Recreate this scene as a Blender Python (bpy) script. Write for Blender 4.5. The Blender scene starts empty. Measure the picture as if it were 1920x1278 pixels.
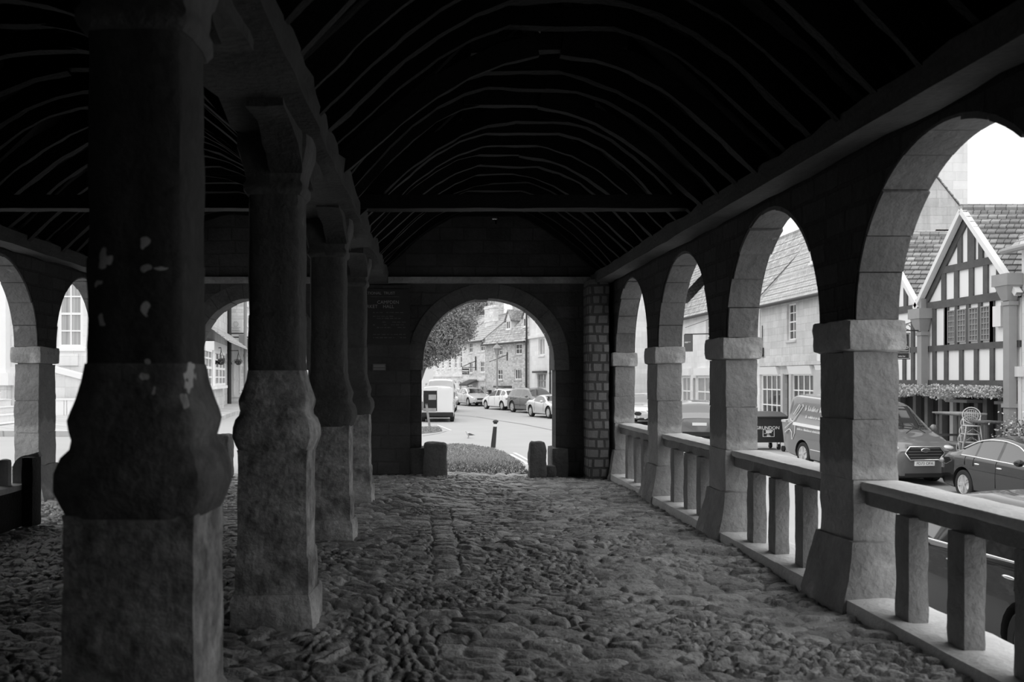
import bpy, bmesh, math, random
import numpy as np
from mathutils import Vector, Matrix, noise

random.seed(7)
rng = np.random.default_rng(7)
SC = bpy.context.scene
COL = SC.collection
PI = math.pi

# ------------------------------------------------------------------ camera, sky, exposure
EYE = 1.55
F = 1700.0                      # focal length in pixels of a 1920 wide frame
VX, VY = 807.0, 709.0           # where the hall's axis meets the picture
cam = bpy.data.cameras.new('camera')
cam.sensor_width = 36.0
cam.lens = 36.0 * F / 1920.0
cam.shift_x = (960 - VX) / 1920.0
cam.shift_y = (VY - 639) / 1920.0
cam.clip_start = 0.05
cam.clip_end = 500
cam.dof.use_dof = True
cam.dof.focus_distance = 16.0
cam.dof.aperture_fstop = 3.2
camo = bpy.data.objects.new('camera', cam)
camo.location = (0, 0, EYE)
camo.rotation_euler = (PI / 2, 0, 0)
COL.objects.link(camo)
SC.camera = camo

SC.view_settings.view_transform = 'Standard'
SC.view_settings.look = 'None'
SC.view_settings.gamma = 1.0
SC.view_settings.use_curve_mapping = False
SC.view_settings.exposure = 0.0
SC.cycles.max_bounces = 8
SC.cycles.diffuse_bounces = 5
SC.cycles.glossy_bounces = 3
SC.cycles.use_denoising = True

SKY_LOW, SKY_HIGH = 1.02, 2.4    # overcast: brighter overhead than at the horizon
world = bpy.data.worlds.new('overcast_sky')
SC.world = world
world.use_nodes = True
wt_ = world.node_tree
bg = wt_.nodes['Background']
tc = wt_.nodes.new('ShaderNodeTexCoord')
sp = wt_.nodes.new('ShaderNodeSeparateXYZ')
mr = wt_.nodes.new('ShaderNodeMapRange')
mr.inputs['From Min'].default_value = 0.0
mr.inputs['From Max'].default_value = 0.9
mr.inputs['To Min'].default_value = SKY_LOW
mr.inputs['To Max'].default_value = SKY_HIGH
wt_.links.new(tc.outputs['Generated'], sp.inputs[0])
wt_.links.new(sp.outputs['Z'], mr.inputs['Value'])
bg.inputs['Color'].default_value = (0.9, 0.9, 0.9, 1)
wt_.links.new(mr.outputs[0], bg.inputs['Strength'])


# ------------------------------------------------------------------ picture <-> place
def at(px, py, Y):
    """point of the place at depth Y that shows at this pixel"""
    return Vector(((px - VX) * Y / F, Y, EYE - (py - VY) * Y / F))


def ray(px, py):
    return Vector(((px - VX) / F, 1.0, -(py - VY) / F))


def on_plane(px, py, p0, n):
    d = ray(px, py)
    o = Vector((0, 0, EYE))
    return o + d * ((Vector(p0) - o).dot(n) / d.dot(n))


# ------------------------------------------------------------------ materials
MATS = {}


def mat(name, col, rough=0.85, noise_=None, fine=None, bump=None, metal=0.0, spec=0.4, brick=None,
        attr=None, coat=0.0, patches=None, soft=18.0, wash=None, streak=None, spots=None):
    """grey procedural material.
    noise_=(scale, amount) large tone variation, fine=(scale, amount) grain, bump=(scale, height),
    brick=(width, height, mortar, tone step, mortar tone), patches=(scale, threshold, tone) worn or stained areas,
    streak=(scale, amount) grain along z, attr: a per-stone tone stored on the mesh"""
    m = bpy.data.materials.new(name)
    m.use_nodes = True
    t = m.node_tree
    N = t.nodes
    L = t.links
    b = N['Principled BSDF']
    b.inputs['Roughness'].default_value = rough
    b.inputs['Metallic'].default_value = metal
    b.inputs['Specular IOR Level'].default_value = spec
    if coat:
        b.inputs['Coat Weight'].default_value = coat
        b.inputs['Coat Roughness'].default_value = 0.03
    c = N.new('ShaderNodeTexCoord')
    vec = c.outputs['Object']

    def math_(op, a, bb, clamp=False):
        n = N.new('ShaderNodeMath')
        n.operation = op
        n.use_clamp = clamp
        for i, v in enumerate((a, bb)):
            if isinstance(v, (int, float)):
                n.inputs[i].default_value = v
            else:
                L.new(v, n.inputs[i])
        return n.outputs[0]

    def noisetex(scale, detail=4, v=None, rough_=0.55):
        n = N.new('ShaderNodeTexNoise')
        n.inputs['Scale'].default_value = scale
        n.inputs['Detail'].default_value = detail
        n.inputs['Roughness'].default_value = rough_
        L.new(v or vec, n.inputs['Vector'])
        return n.outputs['Fac']

    val = None
    hgt = None
    factors = []
    if attr:
        a = N.new('ShaderNodeAttribute')
        a.attribute_name = attr
        factors.append(a.outputs['Fac'])
    if noise_:
        f = noisetex(noise_[0])
        factors.append(math_('ADD', 1 - noise_[1] * 0.5 * 2.2, math_('MULTIPLY', f, noise_[1] * 2.2)))
    if fine:
        f = noisetex(fine[0], 6, None, 0.7)
        factors.append(math_('ADD', 1 - fine[1], math_('MULTIPLY', f, 2 * fine[1])))
    if streak:
        mp = N.new('ShaderNodeMapping')
        mp.inputs['Scale'].default_value = streak[2] if len(streak) > 2 else (8, 8, 0.6)
        L.new(vec, mp.inputs['Vector'])
        f = noisetex(streak[0], 4, mp.outputs[0])
        factors.append(math_('ADD', 1 - streak[1], math_('MULTIPLY', f, 2 * streak[1])))
    if brick:
        s = N.new('ShaderNodeSeparateXYZ')
        L.new(vec, s.inputs[0])
        wob = math_('MULTIPLY', math_('SUBTRACT', noisetex(2.3, 2), 0.5), 0.08)
        cb = N.new('ShaderNodeCombineXYZ')
        L.new(math_('ADD', math_('ADD', s.outputs['X'], s.outputs['Y']), wob), cb.inputs[0])
        L.new(math_('ADD', s.outputs['Z'], math_('MULTIPLY', wob, 0.5)), cb.inputs[1])
        bt = N.new('ShaderNodeTexBrick')
        bt.inputs['Scale'].default_value = 1.0
        bt.inputs['Brick Width'].default_value = brick[0]
        bt.inputs['Row Height'].default_value = brick[1]
        bt.inputs['Mortar Size'].default_value = brick[2]
        bt.inputs['Mortar Smooth'].default_value = 0.3
        bt.inputs['Bias'].default_value = 0.0
        bt.offset = 0.5
        bt.squash = 0.75
        bt.squash_frequency = 3
        d = brick[3]
        bt.inputs['Color1'].default_value = (1 - d, 1 - d, 1 - d, 1)
        bt.inputs['Color2'].default_value = (1 + d * 0.6,) * 3 + (1,)
        mt = brick[4]
        bt.inputs['Mortar'].default_value = (mt, mt, mt, 1)
        L.new(cb.outputs[0], bt.inputs['Vector'])
        sep = N.new('ShaderNodeSeparateColor')
        L.new(bt.outputs['Color'], sep.inputs[0])
        factors.append(sep.outputs[0])
        hgt = math_('MULTIPLY', math_('SUBTRACT', 1.0, bt.outputs['Fac']), brick[5] if len(brick) > 5 else 0.004)
    val = None
    for f in factors:
        val = f if val is None else math_('MULTIPLY', val, f)
    if val is None:
        b.inputs['Base Color'].default_value = (col, col, col, 1)
    else:
        v = math_('MULTIPLY', val, col, True)
        if wash:
            # rain-washed lower courses, with a ragged upper edge
            sz = N.new('ShaderNodeSeparateXYZ')
            L.new(vec, sz.inputs[0])
            edge_ = math_('ADD', wash[0], math_('MULTIPLY', math_('SUBTRACT', noisetex(2.6, 5), .5), wash[2]))
            k = math_('MULTIPLY', math_('SUBTRACT', edge_, sz.outputs['Z']), 16.0, True)
            v = math_('MULTIPLY', v, math_('ADD', 1.0, math_('MULTIPLY', k, wash[1] - 1)))
        if patches:
            f = noisetex(patches[0], 5)
            k = math_('MULTIPLY', math_('SUBTRACT', f, patches[1]), soft, True)
            v = math_('ADD', math_('MULTIPLY', v, math_('SUBTRACT', 1.0, k)), math_('MULTIPLY', k, patches[2]))
        if spots:
            # flakes of old limewash, each with its place on the stone
            dn = N.new('ShaderNodeTexNoise')
            dn.inputs['Scale'].default_value = 14.0
            L.new(vec, dn.inputs['Vector'])
            warp = N.new('ShaderNodeVectorMath')
            warp.operation = 'MULTIPLY_ADD'
            L.new(dn.outputs['Color'], warp.inputs[0])
            warp.inputs[1].default_value = (0.07, 0.07, 0.07)
            L.new(vec, warp.inputs[2])
            for (sx, sy, sz, rx, rz) in spots[0]:
                mp = N.new('ShaderNodeMapping')
                mp.vector_type = 'TEXTURE'
                mp.inputs['Location'].default_value = (sx + .035, sy + .035, sz + .035)
                mp.inputs['Scale'].default_value = (rx, 0.12, rz)
                L.new(warp.outputs[0], mp.inputs['Vector'])
                ln = N.new('ShaderNodeVectorMath')
                ln.operation = 'LENGTH'
                L.new(mp.outputs[0], ln.inputs[0])
                k = math_('MULTIPLY', math_('SUBTRACT', 1.0, ln.outputs['Value']), 6.0, True)
                v = math_('ADD', math_('MULTIPLY', v, math_('SUBTRACT', 1.0, k)), math_('MULTIPLY', k, spots[1]))
        cc = N.new('ShaderNodeCombineColor')
        for i in range(3):
            L.new(v, cc.inputs[i])
        L.new(cc.outputs[0], b.inputs['Base Color'])
    if bump:
        h2 = math_('MULTIPLY', noisetex(bump[0], 5), bump[1])
        hgt = h2 if hgt is None else math_('ADD', hgt, h2)
    if hgt is not None:
        bn = N.new('ShaderNodeBump')
        bn.inputs['Strength'].default_value = 1.0
        bn.inputs['Distance'].default_value = 1.0
        L.new(hgt, bn.inputs['Height'])
        L.new(bn.outputs[0], b.inputs['Normal'])
    MATS[name] = m
    return m


# hall
m_cobble = mat('worn_cobble_stone', 0.38, 0.42, (1.3, .4), (55, .45), (45, .014), attr='tone', spec=0.5)
m_pier = mat('limestone_ashlar', 0.28, 0.9, (2.2, .45), (30, .25), (13, .024), patches=(2.3, .62, .6), soft=10.0, wash=(1.02, 1.55, .7))
m_pier2 = mat('limestone_worn', 0.36, 0.92, (3.0, .5), (26, .25), (12, .026), patches=(2.8, .58, .62), soft=10.0)
m_darkstone = mat('blackened_limestone', 0.11, 0.9, (3.0, .5), (24, .3), (20, .014), patches=(3.4, .68, .22))  # darker limestone for column shafts, capitals and far arch stones
m_lichen = mat('mottled_limestone', 0.38, 0.92, (4.5, 1.6), (26, .9), (16, .02), patches=(5.5, .57, .55), soft=7.0)
m_plinth = mat('scuffed_limestone', 0.48, 0.92, (5.0, 1.0), (26, .5), (14, .025), patches=(8.0, .60, .6), soft=9.0)
m_rubble = mat('sooty_rubble_wall', 0.045, 0.95, (1.5, .4), (18, .3), (14, .02), brick=(.42, .17, .018, .25, .7, .01))  # even tone darkened to hold the shade of the inner faces
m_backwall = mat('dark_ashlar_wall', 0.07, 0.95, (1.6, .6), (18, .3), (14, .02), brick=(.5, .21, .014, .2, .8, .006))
m_quoin = mat('quoin_rubble', 0.17, 0.95, (2.0, .3), (18, .25), (12, .02), brick=(.17, .15, .02, .25, .35, .014))
m_voussoir = mat('arch_stone', 0.17, 0.9, (2.0, .6), (26, .2), (16, .02), patches=(3.0, .66, .32))
m_timber_dark = mat('sooty_oak', 0.006, 0.6, spec=.1, noise_=(2.0, .35), fine=(30, .25), bump=(30, .01))  # darker oak tone: all rafters, and at random some braces and collars
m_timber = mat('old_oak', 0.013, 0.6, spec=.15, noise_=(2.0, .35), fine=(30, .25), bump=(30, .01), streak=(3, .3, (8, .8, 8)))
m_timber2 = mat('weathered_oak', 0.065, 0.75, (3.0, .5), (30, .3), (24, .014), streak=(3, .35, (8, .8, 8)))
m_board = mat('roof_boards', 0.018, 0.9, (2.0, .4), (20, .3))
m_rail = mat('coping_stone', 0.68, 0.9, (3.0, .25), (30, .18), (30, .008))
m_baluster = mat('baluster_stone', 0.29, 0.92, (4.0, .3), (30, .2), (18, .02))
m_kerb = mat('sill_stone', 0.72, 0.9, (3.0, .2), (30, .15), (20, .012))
m_guard = mat('guard_stone', 0.13, 0.92, (3.0, .5), (24, .3), (14, .03))
m_bench = mat('bench_oak', 0.36, 0.7, (2.0, .3), (30, .25), (30, .006))
m_plaque = mat('slate_board', 0.035, 0.6, (4.0, .3))
m_letter = mat('faded_lettering', 0.35, 0.8)
# street
m_road = mat('pale_tarmac', 0.41, 0.85, (.5, .10), (90, .10), spec=.3)
m_paving = mat('pavement_flags', 0.50, 0.9, (.8, .12), (60, .1), brick=(.8, .6, .02, .1, .6, .004))
m_kerbst = mat('kerb_granite', 0.42, 0.9, (2, .2), (50, .25))
m_mark = mat('road_paint', 0.85, 0.7, (3, .1))
m_tar = mat('tar_joint', 0.30, 0.8, (2, .2))
m_grass = mat('mown_grass', .28, 0.95, (1.5, .3), (70, .4), (80, .02))
m_blade = mat('grass_blade', .27, 0.8, (6, .3))
m_wallA = mat('coursed_cotswold_stone', 0.80, 0.95, (.8, .14), (14, .14), brick=(.36, .14, .012, .2, .8, .004))
m_wallB = mat('rough_rubble_stone', 0.62, 0.95, (1.2, .2), (12, .28), brick=(.3, .13, .014, .3, .85, .006))
m_wallC = mat('smooth_ashlar_stone', 0.80, 0.95, (.6, .16), (10, .08), brick=(.75, .33, .006, .08, .85, .002), streak=(2, .1, (3, 3, .3)))
m_wallD = mat('weathered_ashlar_stone', 0.60, 0.95, (.7, .25), (12, .16), brick=(.6, .3, .008, .12, .8, .003), streak=(2, .22, (3, 3, .3)))
m_white = mat('white_render', 0.88, 0.9, (1.5, .04))
m_cream = mat('pale_paint', 0.80, 0.6, (2, .05))
m_shop = mat('grey_shop_paint', 0.52, 0.6, (2, .1))
m_beam = mat('black_timber', 0.10, 0.8, (3, .4), (30, .3))
m_tile = mat('stone_slates', 0.46, 0.95, (1.5, .3), (16, .3), brick=(.30, .17, .012, .3, .35, .006))
m_tile2 = mat('mossy_stone_slates', 0.32, 0.95, (1.1, .5), (14, .45), brick=(.26, .16, .014, .35, .3, .006))
m_pantile = mat('plain_roof_tiles', 0.50, 0.95, (.8, .12), (16, .14), brick=(.22, .14, .012, .14, .45, .004))
m_frame = mat('white_window_paint', 0.88, 0.45)
m_dframe = mat('weathered_lead', 0.30, 0.6)
m_glass = mat('window_glass', 0.05, 0.06, spec=0.8)
m_curtain = mat('curtained_glass', .42, .12, streak=(2.5, .8, (6, 6, .12)), spec=.6)
m_glass2 = mat('pale_window_glass', 0.32, 0.2, (3, .3), spec=0.6)
m_dark = mat('dark_opening', 0.02, 0.8)
m_iron = mat('black_iron', 0.035, 0.5)
m_downpipe = mat('grey_downpipe', 0.30, 0.5)
m_lead = mat('lead_hopper', 0.32, 0.6, (4, .1))
m_leaf = mat('tree_leaf', 0.26, 0.6, (3, .5))
m_leaf2 = mat('pale_leaf', .5, 0.6, (5, .4))
m_bark = mat('tree_bark', 0.14, 0.9, (6, .3), (30, .3))
m_flower = mat('pale_petal', 0.75, 0.7)
m_wood = mat('grey_wood', 0.32, 0.75, (4, .3), (40, .2))
m_woodd = mat('dark_wood', 0.14, 0.7, (4, .3), (40, .2))
m_cane = mat('pale_cane', 0.5, 0.6, (20, .2))
m_caned = mat('dark_cane', 0.12, 0.6, (20, .2))
m_signd = mat('dark_sign_board', 0.05, 0.5)
m_signw = mat('white_sign_paint', 0.85, 0.6)
m_plastic = mat('black_bin_plastic', 0.03, 0.45)
m_gplastic = mat('grey_bin_plastic', 0.38, 0.5)
m_bird = mat('pale_feather', 0.62, 0.8, (20, .3))
m_birdd = mat('dark_feather', 0.12, 0.8)
# vehicles
m_black = mat('black_car_paint', 0.006, 0.25, coat=1.0, spec=.2)
m_grey = mat('grey_car_paint', .13, 0.3, coat=1.0, metal=.3)
m_mid = mat('mid_grey_car_paint', .17, 0.3, coat=1.0, metal=.4)
m_pewter = mat('pewter_car_paint', .2, .3, coat=1.0, metal=.5)
m_silver = mat('silver_car_paint', .62, 0.3, coat=1.0, metal=.4)
m_whitep = mat('white_car_paint', 0.85, 0.3, coat=1.0)
m_tyre = mat('tyre_rubber', 0.025, 0.8)
m_alloy = mat('wheel_alloy', 0.65, 0.3, metal=.7)
m_chrome = mat('chrome_trim', 0.85, 0.12, metal=1.0)
m_cglass = mat('car_glass', 0.03, 0.04, spec=1.0, coat=1.0)
m_lamp = mat('lamp_lens', 0.6, 0.1, spec=.8, coat=1.0)
m_tail = mat('tail_lamp_lens', 0.2, 0.15, spec=.8, coat=1.0)
m_trim = mat('black_car_trim', 0.02, 0.55)
m_plate = mat('number_plate_white', 0.82, 0.5)
m_decal = mat('white_vinyl', 0.75, 0.5)


# ------------------------------------------------------------------ mesh building
class MB:
    def __init__(self):
        self.v, self.f, self.m = [], [], []
        self.smooth = False

    def add(self, verts, faces, mi=0):
        o = len(self.v)
        self.v.extend([tuple(p) for p in verts])
        self.f.extend([tuple(i + o for i in f) for f in faces])
        self.m.extend([mi] * len(faces))
        return self

    def box(self, x0, x1, y0, y1, z0, z1, mi=0):
        v = [(x0, y0, z0), (x1, y0, z0), (x1, y1, z0), (x0, y1, z0), (x0, y0, z1), (x1, y0, z1), (x1, y1, z1), (x0, y1, z1)]
        return self.add(v, [(0, 3, 2, 1), (4, 5, 6, 7), (0, 1, 5, 4), (1, 2, 6, 5), (2, 3, 7, 6), (3, 0, 4, 7)], mi)

    def hexa(self, v, mi=0):
        return self.add(v, [(0, 3, 2, 1), (4, 5, 6, 7), (0, 1, 5, 4), (1, 2, 6, 5), (2, 3, 7, 6), (3, 0, 4, 7)], mi)

    def beam(self, a, b, w, h, up=(0, 0, 1), mi=0):
        """rectangular bar from a to b, w across, h along up"""
        a, b = Vector(a), Vector(b)
        d = (b - a).normalized()
        up = Vector(up)
        s = d.cross(up)
        if s.length < 1e-6:
            s = d.cross(Vector((1, 0, 0)))
        s.normalize()
        u = s.cross(d).normalized()
        s *= w / 2
        u *= h / 2
        v = [a - s - u, a + s - u, b + s - u, b - s - u, a - s + u, a + s + u, b + s + u, b - s + u]
        return self.hexa(v, mi)

    def tube(self, pts, r, n=8, mi=0, caps=True):
        pts = [Vector(p) for p in pts]
        rs = r if isinstance(r, (list, tuple)) else [r] * len(pts)
        rings = []
        ref = None
        for i, p in enumerate(pts):
            a = pts[max(i - 1, 0)]
            b = pts[min(i + 1, len(pts) - 1)]
            d = (b - a).normalized()
            if ref is None:
                ref = Vector((0, 0, 1)) if abs(d.z) < .9 else Vector((1, 0, 0))
            s = d.cross(ref).normalized()
            ref = s.cross(d).normalized()
            rings.append([p + (s * math.cos(2 * PI * k / n) + ref * math.sin(2 * PI * k / n)) * rs[i] for k in range(n)])
        return self.loft(rings, mi, caps)

    def loft(self, rings, mi=0, caps=True, closed=True):
        n = len(rings[0])
        v = [p for rg in rings for p in rg]
        f = []
        for i in range(len(rings) - 1):
            for k in range(n if closed else n - 1):
                k2 = (k + 1) % n
                f.append((i * n + k, i * n + k2, (i + 1) * n + k2, (i + 1) * n + k))
        if caps:
            f.append(tuple(range(n - 1, -1, -1)))
            f.append(tuple((len(rings) - 1) * n + k for k in range(n)))
        return self.add(v, f, mi)

    def lathe(self, prof, n=20, c=(0, 0, 0), mi=0, axis='z'):
        rings = []
        for r, z in prof:
            rg = []
            for k in range(n):
                a = 2 * PI * k / n
                x, y = r * math.cos(a), r * math.sin(a)
                p = (x, y, z) if axis == 'z' else ((x, z, -y) if axis == 'y' else (z, x, y))
                rg.append((p[0] + c[0], p[1] + c[1], p[2] + c[2]))
            rings.append(rg)
        return self.loft(rings, mi, True)

    def ball(self, c, r, n=12, mi=0):
        r = r if isinstance(r, (tuple, list)) else (r, r, r)
        rings = []
        m = max(5, n // 2)
        for i in range(m + 1):
            a = -PI / 2 + PI * i / m
            rr = max(math.cos(a), .02)
            rings.append([(c[0] + r[0] * rr * math.cos(2 * PI * k / n), c[1] + r[1] * rr * math.sin(2 * PI * k / n), c[2] + r[2] * math.sin(a)) for k in range(n)])
        return self.loft(rings, mi, True)

    def prism(self, poly, fn, d0, d1, mi=0):
        """poly: 2-D outline; fn(u, v, d) -> point; from depth d0 to d1"""
        n = len(poly)
        v = [fn(p[0], p[1], d0) for p in poly] + [fn(p[0], p[1], d1) for p in poly]
        f = [tuple(range(n - 1, -1, -1)), tuple(range(n, 2 * n))]
        f += [(k, (k + 1) % n, n + (k + 1) % n, n + k) for k in range(n)]
        return self.add(v, f, mi)

    def block(self, x0, x1, y0, y1, z0, z1, seg=0.06, amp=0.01, rnd=0.02, seed=0, mi=0):
        """a stone block: edges rounded off, faces gently uneven"""
        bm = bmesh.new()
        nx, ny, nz = [max(2, min(24, int(round(abs(b - a) / seg)))) for a, b in ((x0, x1), (y0, y1), (z0, z1))]
        idx = {}
        F_ = []

        def vert(i, j, k):
            key = (i, j, k)
            if key not in idx:
                p = Vector((x0 + (x1 - x0) * i / nx, y0 + (y1 - y0) * j / ny, z0 + (z1 - z0) * k / nz))
                q = Vector((min(max(p.x, x0 + rnd), x1 - rnd), min(max(p.y, y0 + rnd), y1 - rnd), min(max(p.z, z0 + rnd), z1 - rnd)))
                d = p - q
                if d.length > 1e-6:
                    nn = d.normalized()
                    p = q + nn * rnd
                else:
                    nn = Vector((0, 0, 1))
                w = noise.noise(p * 5.0 + Vector((seed * 3.1, seed * 1.7, seed))) + .5 * noise.noise(p * 13.0 + Vector((seed, 0, seed)))
                p = p + nn * (w * amp)
                idx[key] = len(idx)
                vs.append(p)
            return idx[key]
        vs = []
        for (N1, N2, fixed) in ((nx, ny, 'z'), (nx, nz, 'y'), (ny, nz, 'x')):
            for side in (0, 1):
                for a in range(N1):
                    for b in range(N2):
                        if fixed == 'z':
                            q = [(a, b, side * nz), (a + 1, b, side * nz), (a + 1, b + 1, side * nz), (a, b + 1, side * nz)]
                        elif fixed == 'y':
                            q = [(a, side * ny, b), (a + 1, side * ny, b), (a + 1, side * ny, b + 1), (a, side * ny, b + 1)]
                        else:
                            q = [(side * nx, a, b), (side * nx, a + 1, b), (side * nx, a + 1, b + 1), (side * nx, a, b + 1)]
                        if (side == 1) == (fixed == 'y'):
                            q.reverse()
                        F_.append(tuple(vert(*t) for t in q))
        bm.free()
        return self.add(vs, F_, mi)

    def squareloft(self, prof, cx, cy, seed=0, amp=0.0, nside=6, round_=0.25, mi=0):
        """square column from (z, half width) stations, corners rounded"""
        rings = []
        for (z, h) in prof:
            rg = []
            for side in range(4):
                for k in range(nside):
                    t = -1 + 2 * k / nside
                    x, y = [(t, -1), (1, t), (-t, 1), (-1, -t)][side]
                    L_ = max(abs(x), abs(y))
                    rr = math.hypot(x, y)
                    sc = h * ((1 - round_) + round_ * (1.12 / rr if rr > 1.12 else 1.0))
                    p = Vector((cx + x * sc, cy + y * sc, z))
                    w = noise.noise(Vector((p.x * 6 + seed * 2.3, p.y * 6, p.z * 6))) + .5 * noise.noise(Vector((p.x * 17, p.y * 17 + seed, p.z * 17)))
                    d = Vector((x, y, 0)).normalized()
                    rg.append(p + d * w * amp)
            rings.append(rg)
        return self.loft(rings, mi, True)

    def build(self, name, m, parent=None, smooth=None, attrs=None):
        me = bpy.data.meshes.new(name)
        v = self.v
        if parent is not None and getattr(self, 'world', False):
            inv = world_matrix(parent).inverted()
            v = [inv @ Vector(p) for p in v]
        me.from_pydata([tuple(p) for p in v], [], self.f)
        ms = m if isinstance(m, (list, tuple)) else [m]
        for x in ms:
            me.materials.append(x)
        if len(ms) > 1:
            me.polygons.foreach_set('material_index', self.m)
        sm = self.smooth if smooth is None else smooth
        if sm is True:
            me.polygons.foreach_set('use_smooth', [True] * len(me.polygons))
        me.update()
        if sm and sm is not True:
            me.polygons.foreach_set('use_smooth', [True] * len(me.polygons))
            me.set_sharp_from_angle(angle=sm)
        o = bpy.data.objects.new(name, me)
        COL.objects.link(o)
        if parent is not None:
            o.parent = parent
        return o


def W():
    """a builder whose points are given in the place's own coordinates"""
    b = MB()
    b.world = True
    return b


def world_matrix(o):
    m = o.matrix_basis.copy()
    while o.parent is not None:
        o = o.parent
        m = o.matrix_basis @ m
    return m


def props(o, label=None, cat=None, group=None, kind=None):
    for k, v in (('label', label), ('category', cat), ('group', group), ('kind', kind)):
        if v:
            o[k] = v
    return o


def thing(name, label, cat, loc=(0, 0, 0), rotz=0.0, group=None, kind='thing'):
    o = bpy.data.objects.new(name, None)
    o.empty_display_size = .1
    COL.objects.link(o)
    o.location = loc
    o.rotation_euler = (0, 0, rotz)
    o.matrix_basis = Matrix.Translation(Vector(loc)) @ Matrix.Rotation(rotz, 4, 'Z')
    return props(o, label, cat, group, kind)


def structure(name, mb, m, label=None, smooth=None, cat=None):
    o = mb.build(name, m, None, smooth)
    return props(o, label, cat, None, 'structure')


KIDS = {}


def kids_of(root):
    return [o for o in COL.objects if o.parent is root]


def dup(root, loc, rotz, label, group=None):
    r = root.copy()
    COL.objects.link(r)
    r.matrix_basis = Matrix.Translation(Vector(loc)) @ Matrix.Rotation(rotz, 4, 'Z')
    props(r, label, None, group)
    for c0 in kids_of(root):
        c = c0.copy()
        COL.objects.link(c)
        c.parent = r
        for d0 in kids_of(c0):
            d = d0.copy()
            COL.objects.link(d)
            d.parent = c
    return r


def text_into(name, body, size, m, parent, M4, depth=0.004, align='CENTER', font_w=1.0, shear=0.0):
    """lettering as a mesh; M4 places the text's x-right / y-up plane in the parent's coordinates"""
    cu = bpy.data.curves.new(name, 'FONT')
    cu.body = body
    cu.size = size
    cu.extrude = depth
    cu.align_x = align
    cu.align_y = 'CENTER'
    cu.shear = shear
    cu.resolution_u = 3
    ob = bpy.data.objects.new(name + '_tmp', cu)
    COL.objects.link(ob)
    dg = bpy.context.evaluated_depsgraph_get()
    me = bpy.data.meshes.new_from_object(ob.evaluated_get(dg))
    me.name = name
    bpy.data.objects.remove(ob)
    bpy.data.curves.remove(cu)
    me.transform(M4 @ Matrix.Diagonal((font_w, 1, 1, 1)))
    me.materials.clear()
    me.materials.append(m)
    o = bpy.data.objects.new(name, me)
    COL.objects.link(o)
    o.parent = parent
    return o


FACE_NEAR = Matrix.Rotation(PI / 2, 4, 'X')      # text read by someone looking along +y


def sstep(a, b, x):
    t = min(max((x - a) / (b - a), 0.0), 1.0)
    return t * t * (3 - 2 * t)

# ================================================================== THE MARKET HALL
XR, XL = 2.87, -4.95            # inner faces of the right and left arcade walls
TH = 0.31                       # thickness of the arcade walls
YE = 14.65                      # near face of the far gable wall
NAVE, AISLE = 0.94, -2.97       # centre lines of the two roofs
PIERS = [14.1, 11.46, 8.81, 6.16, 3.5, 0.85, -1.8]
PD = 0.52
SPRING, RISE = 1.945, 1.06


# ---- cobbled floor -------------------------------------------------
def vnoise(x, y, seed):
    r = np.random.default_rng(seed).random((256, 256))
    xi, yi = np.floor(x).astype(int), np.floor(y).astype(int)
    fx, fy = x - xi, y - yi
    fx, fy = fx * fx * (3 - 2 * fx), fy * fy * (3 - 2 * fy)
    a, b = r[xi % 256, yi % 256], r[(xi + 1) % 256, yi % 256]
    c, d = r[xi % 256, (yi + 1) % 256], r[(xi + 1) % 256, (yi + 1) % 256]
    return (a * (1 - fx) + b * fx) * (1 - fy) + (c * (1 - fx) + d * fx) * fy - 0.5


def voronoi(u, v, seed, jit=0.8, jx=None):
    g = np.random.default_rng(seed)
    J = g.random((256, 256, 2)) - .5
    J[..., 0] *= jit if jx is None else jx
    J[..., 1] *= jit
    T = g.random((256, 256, 4))
    ui, vi = np.floor(u).astype(int), np.floor(v).astype(int)
    f1 = np.full(u.shape, 9.0)
    f2 = np.full(u.shape, 9.0)
    tone = np.zeros(u.shape)
    h = np.zeros(u.shape)
    for dx in (-1, 0, 1):
        for dy in (-1, 0, 1):
            cu, cv = ui + dx, vi + dy
            a, b = cu % 256, cv % 256
            off = 0.5 * (cv % 2) if jx is None else 0
            px = cu + .5 + J[a, b, 0] + off - (0.25 if jx is None else 0)
            py = cv + .5 + J[a, b, 1]
            du, dv = u - px, v - py
            d = (np.abs(du) ** 2.6 + np.abs(dv) ** 2.6) ** (1 / 2.6)
            near = d < f1
            f2 = np.where(near, f1, np.minimum(f2, d))
            tone = np.where(near, T[a, b, 0], tone)
            h = np.where(near, T[a, b, 1] - .5 + (T[a, b, 2] - .5) * du + (T[a, b, 3] - .5) * dv, h)
            f1 = np.where(near, d, f1)
    return f1, f2, tone, h


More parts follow.
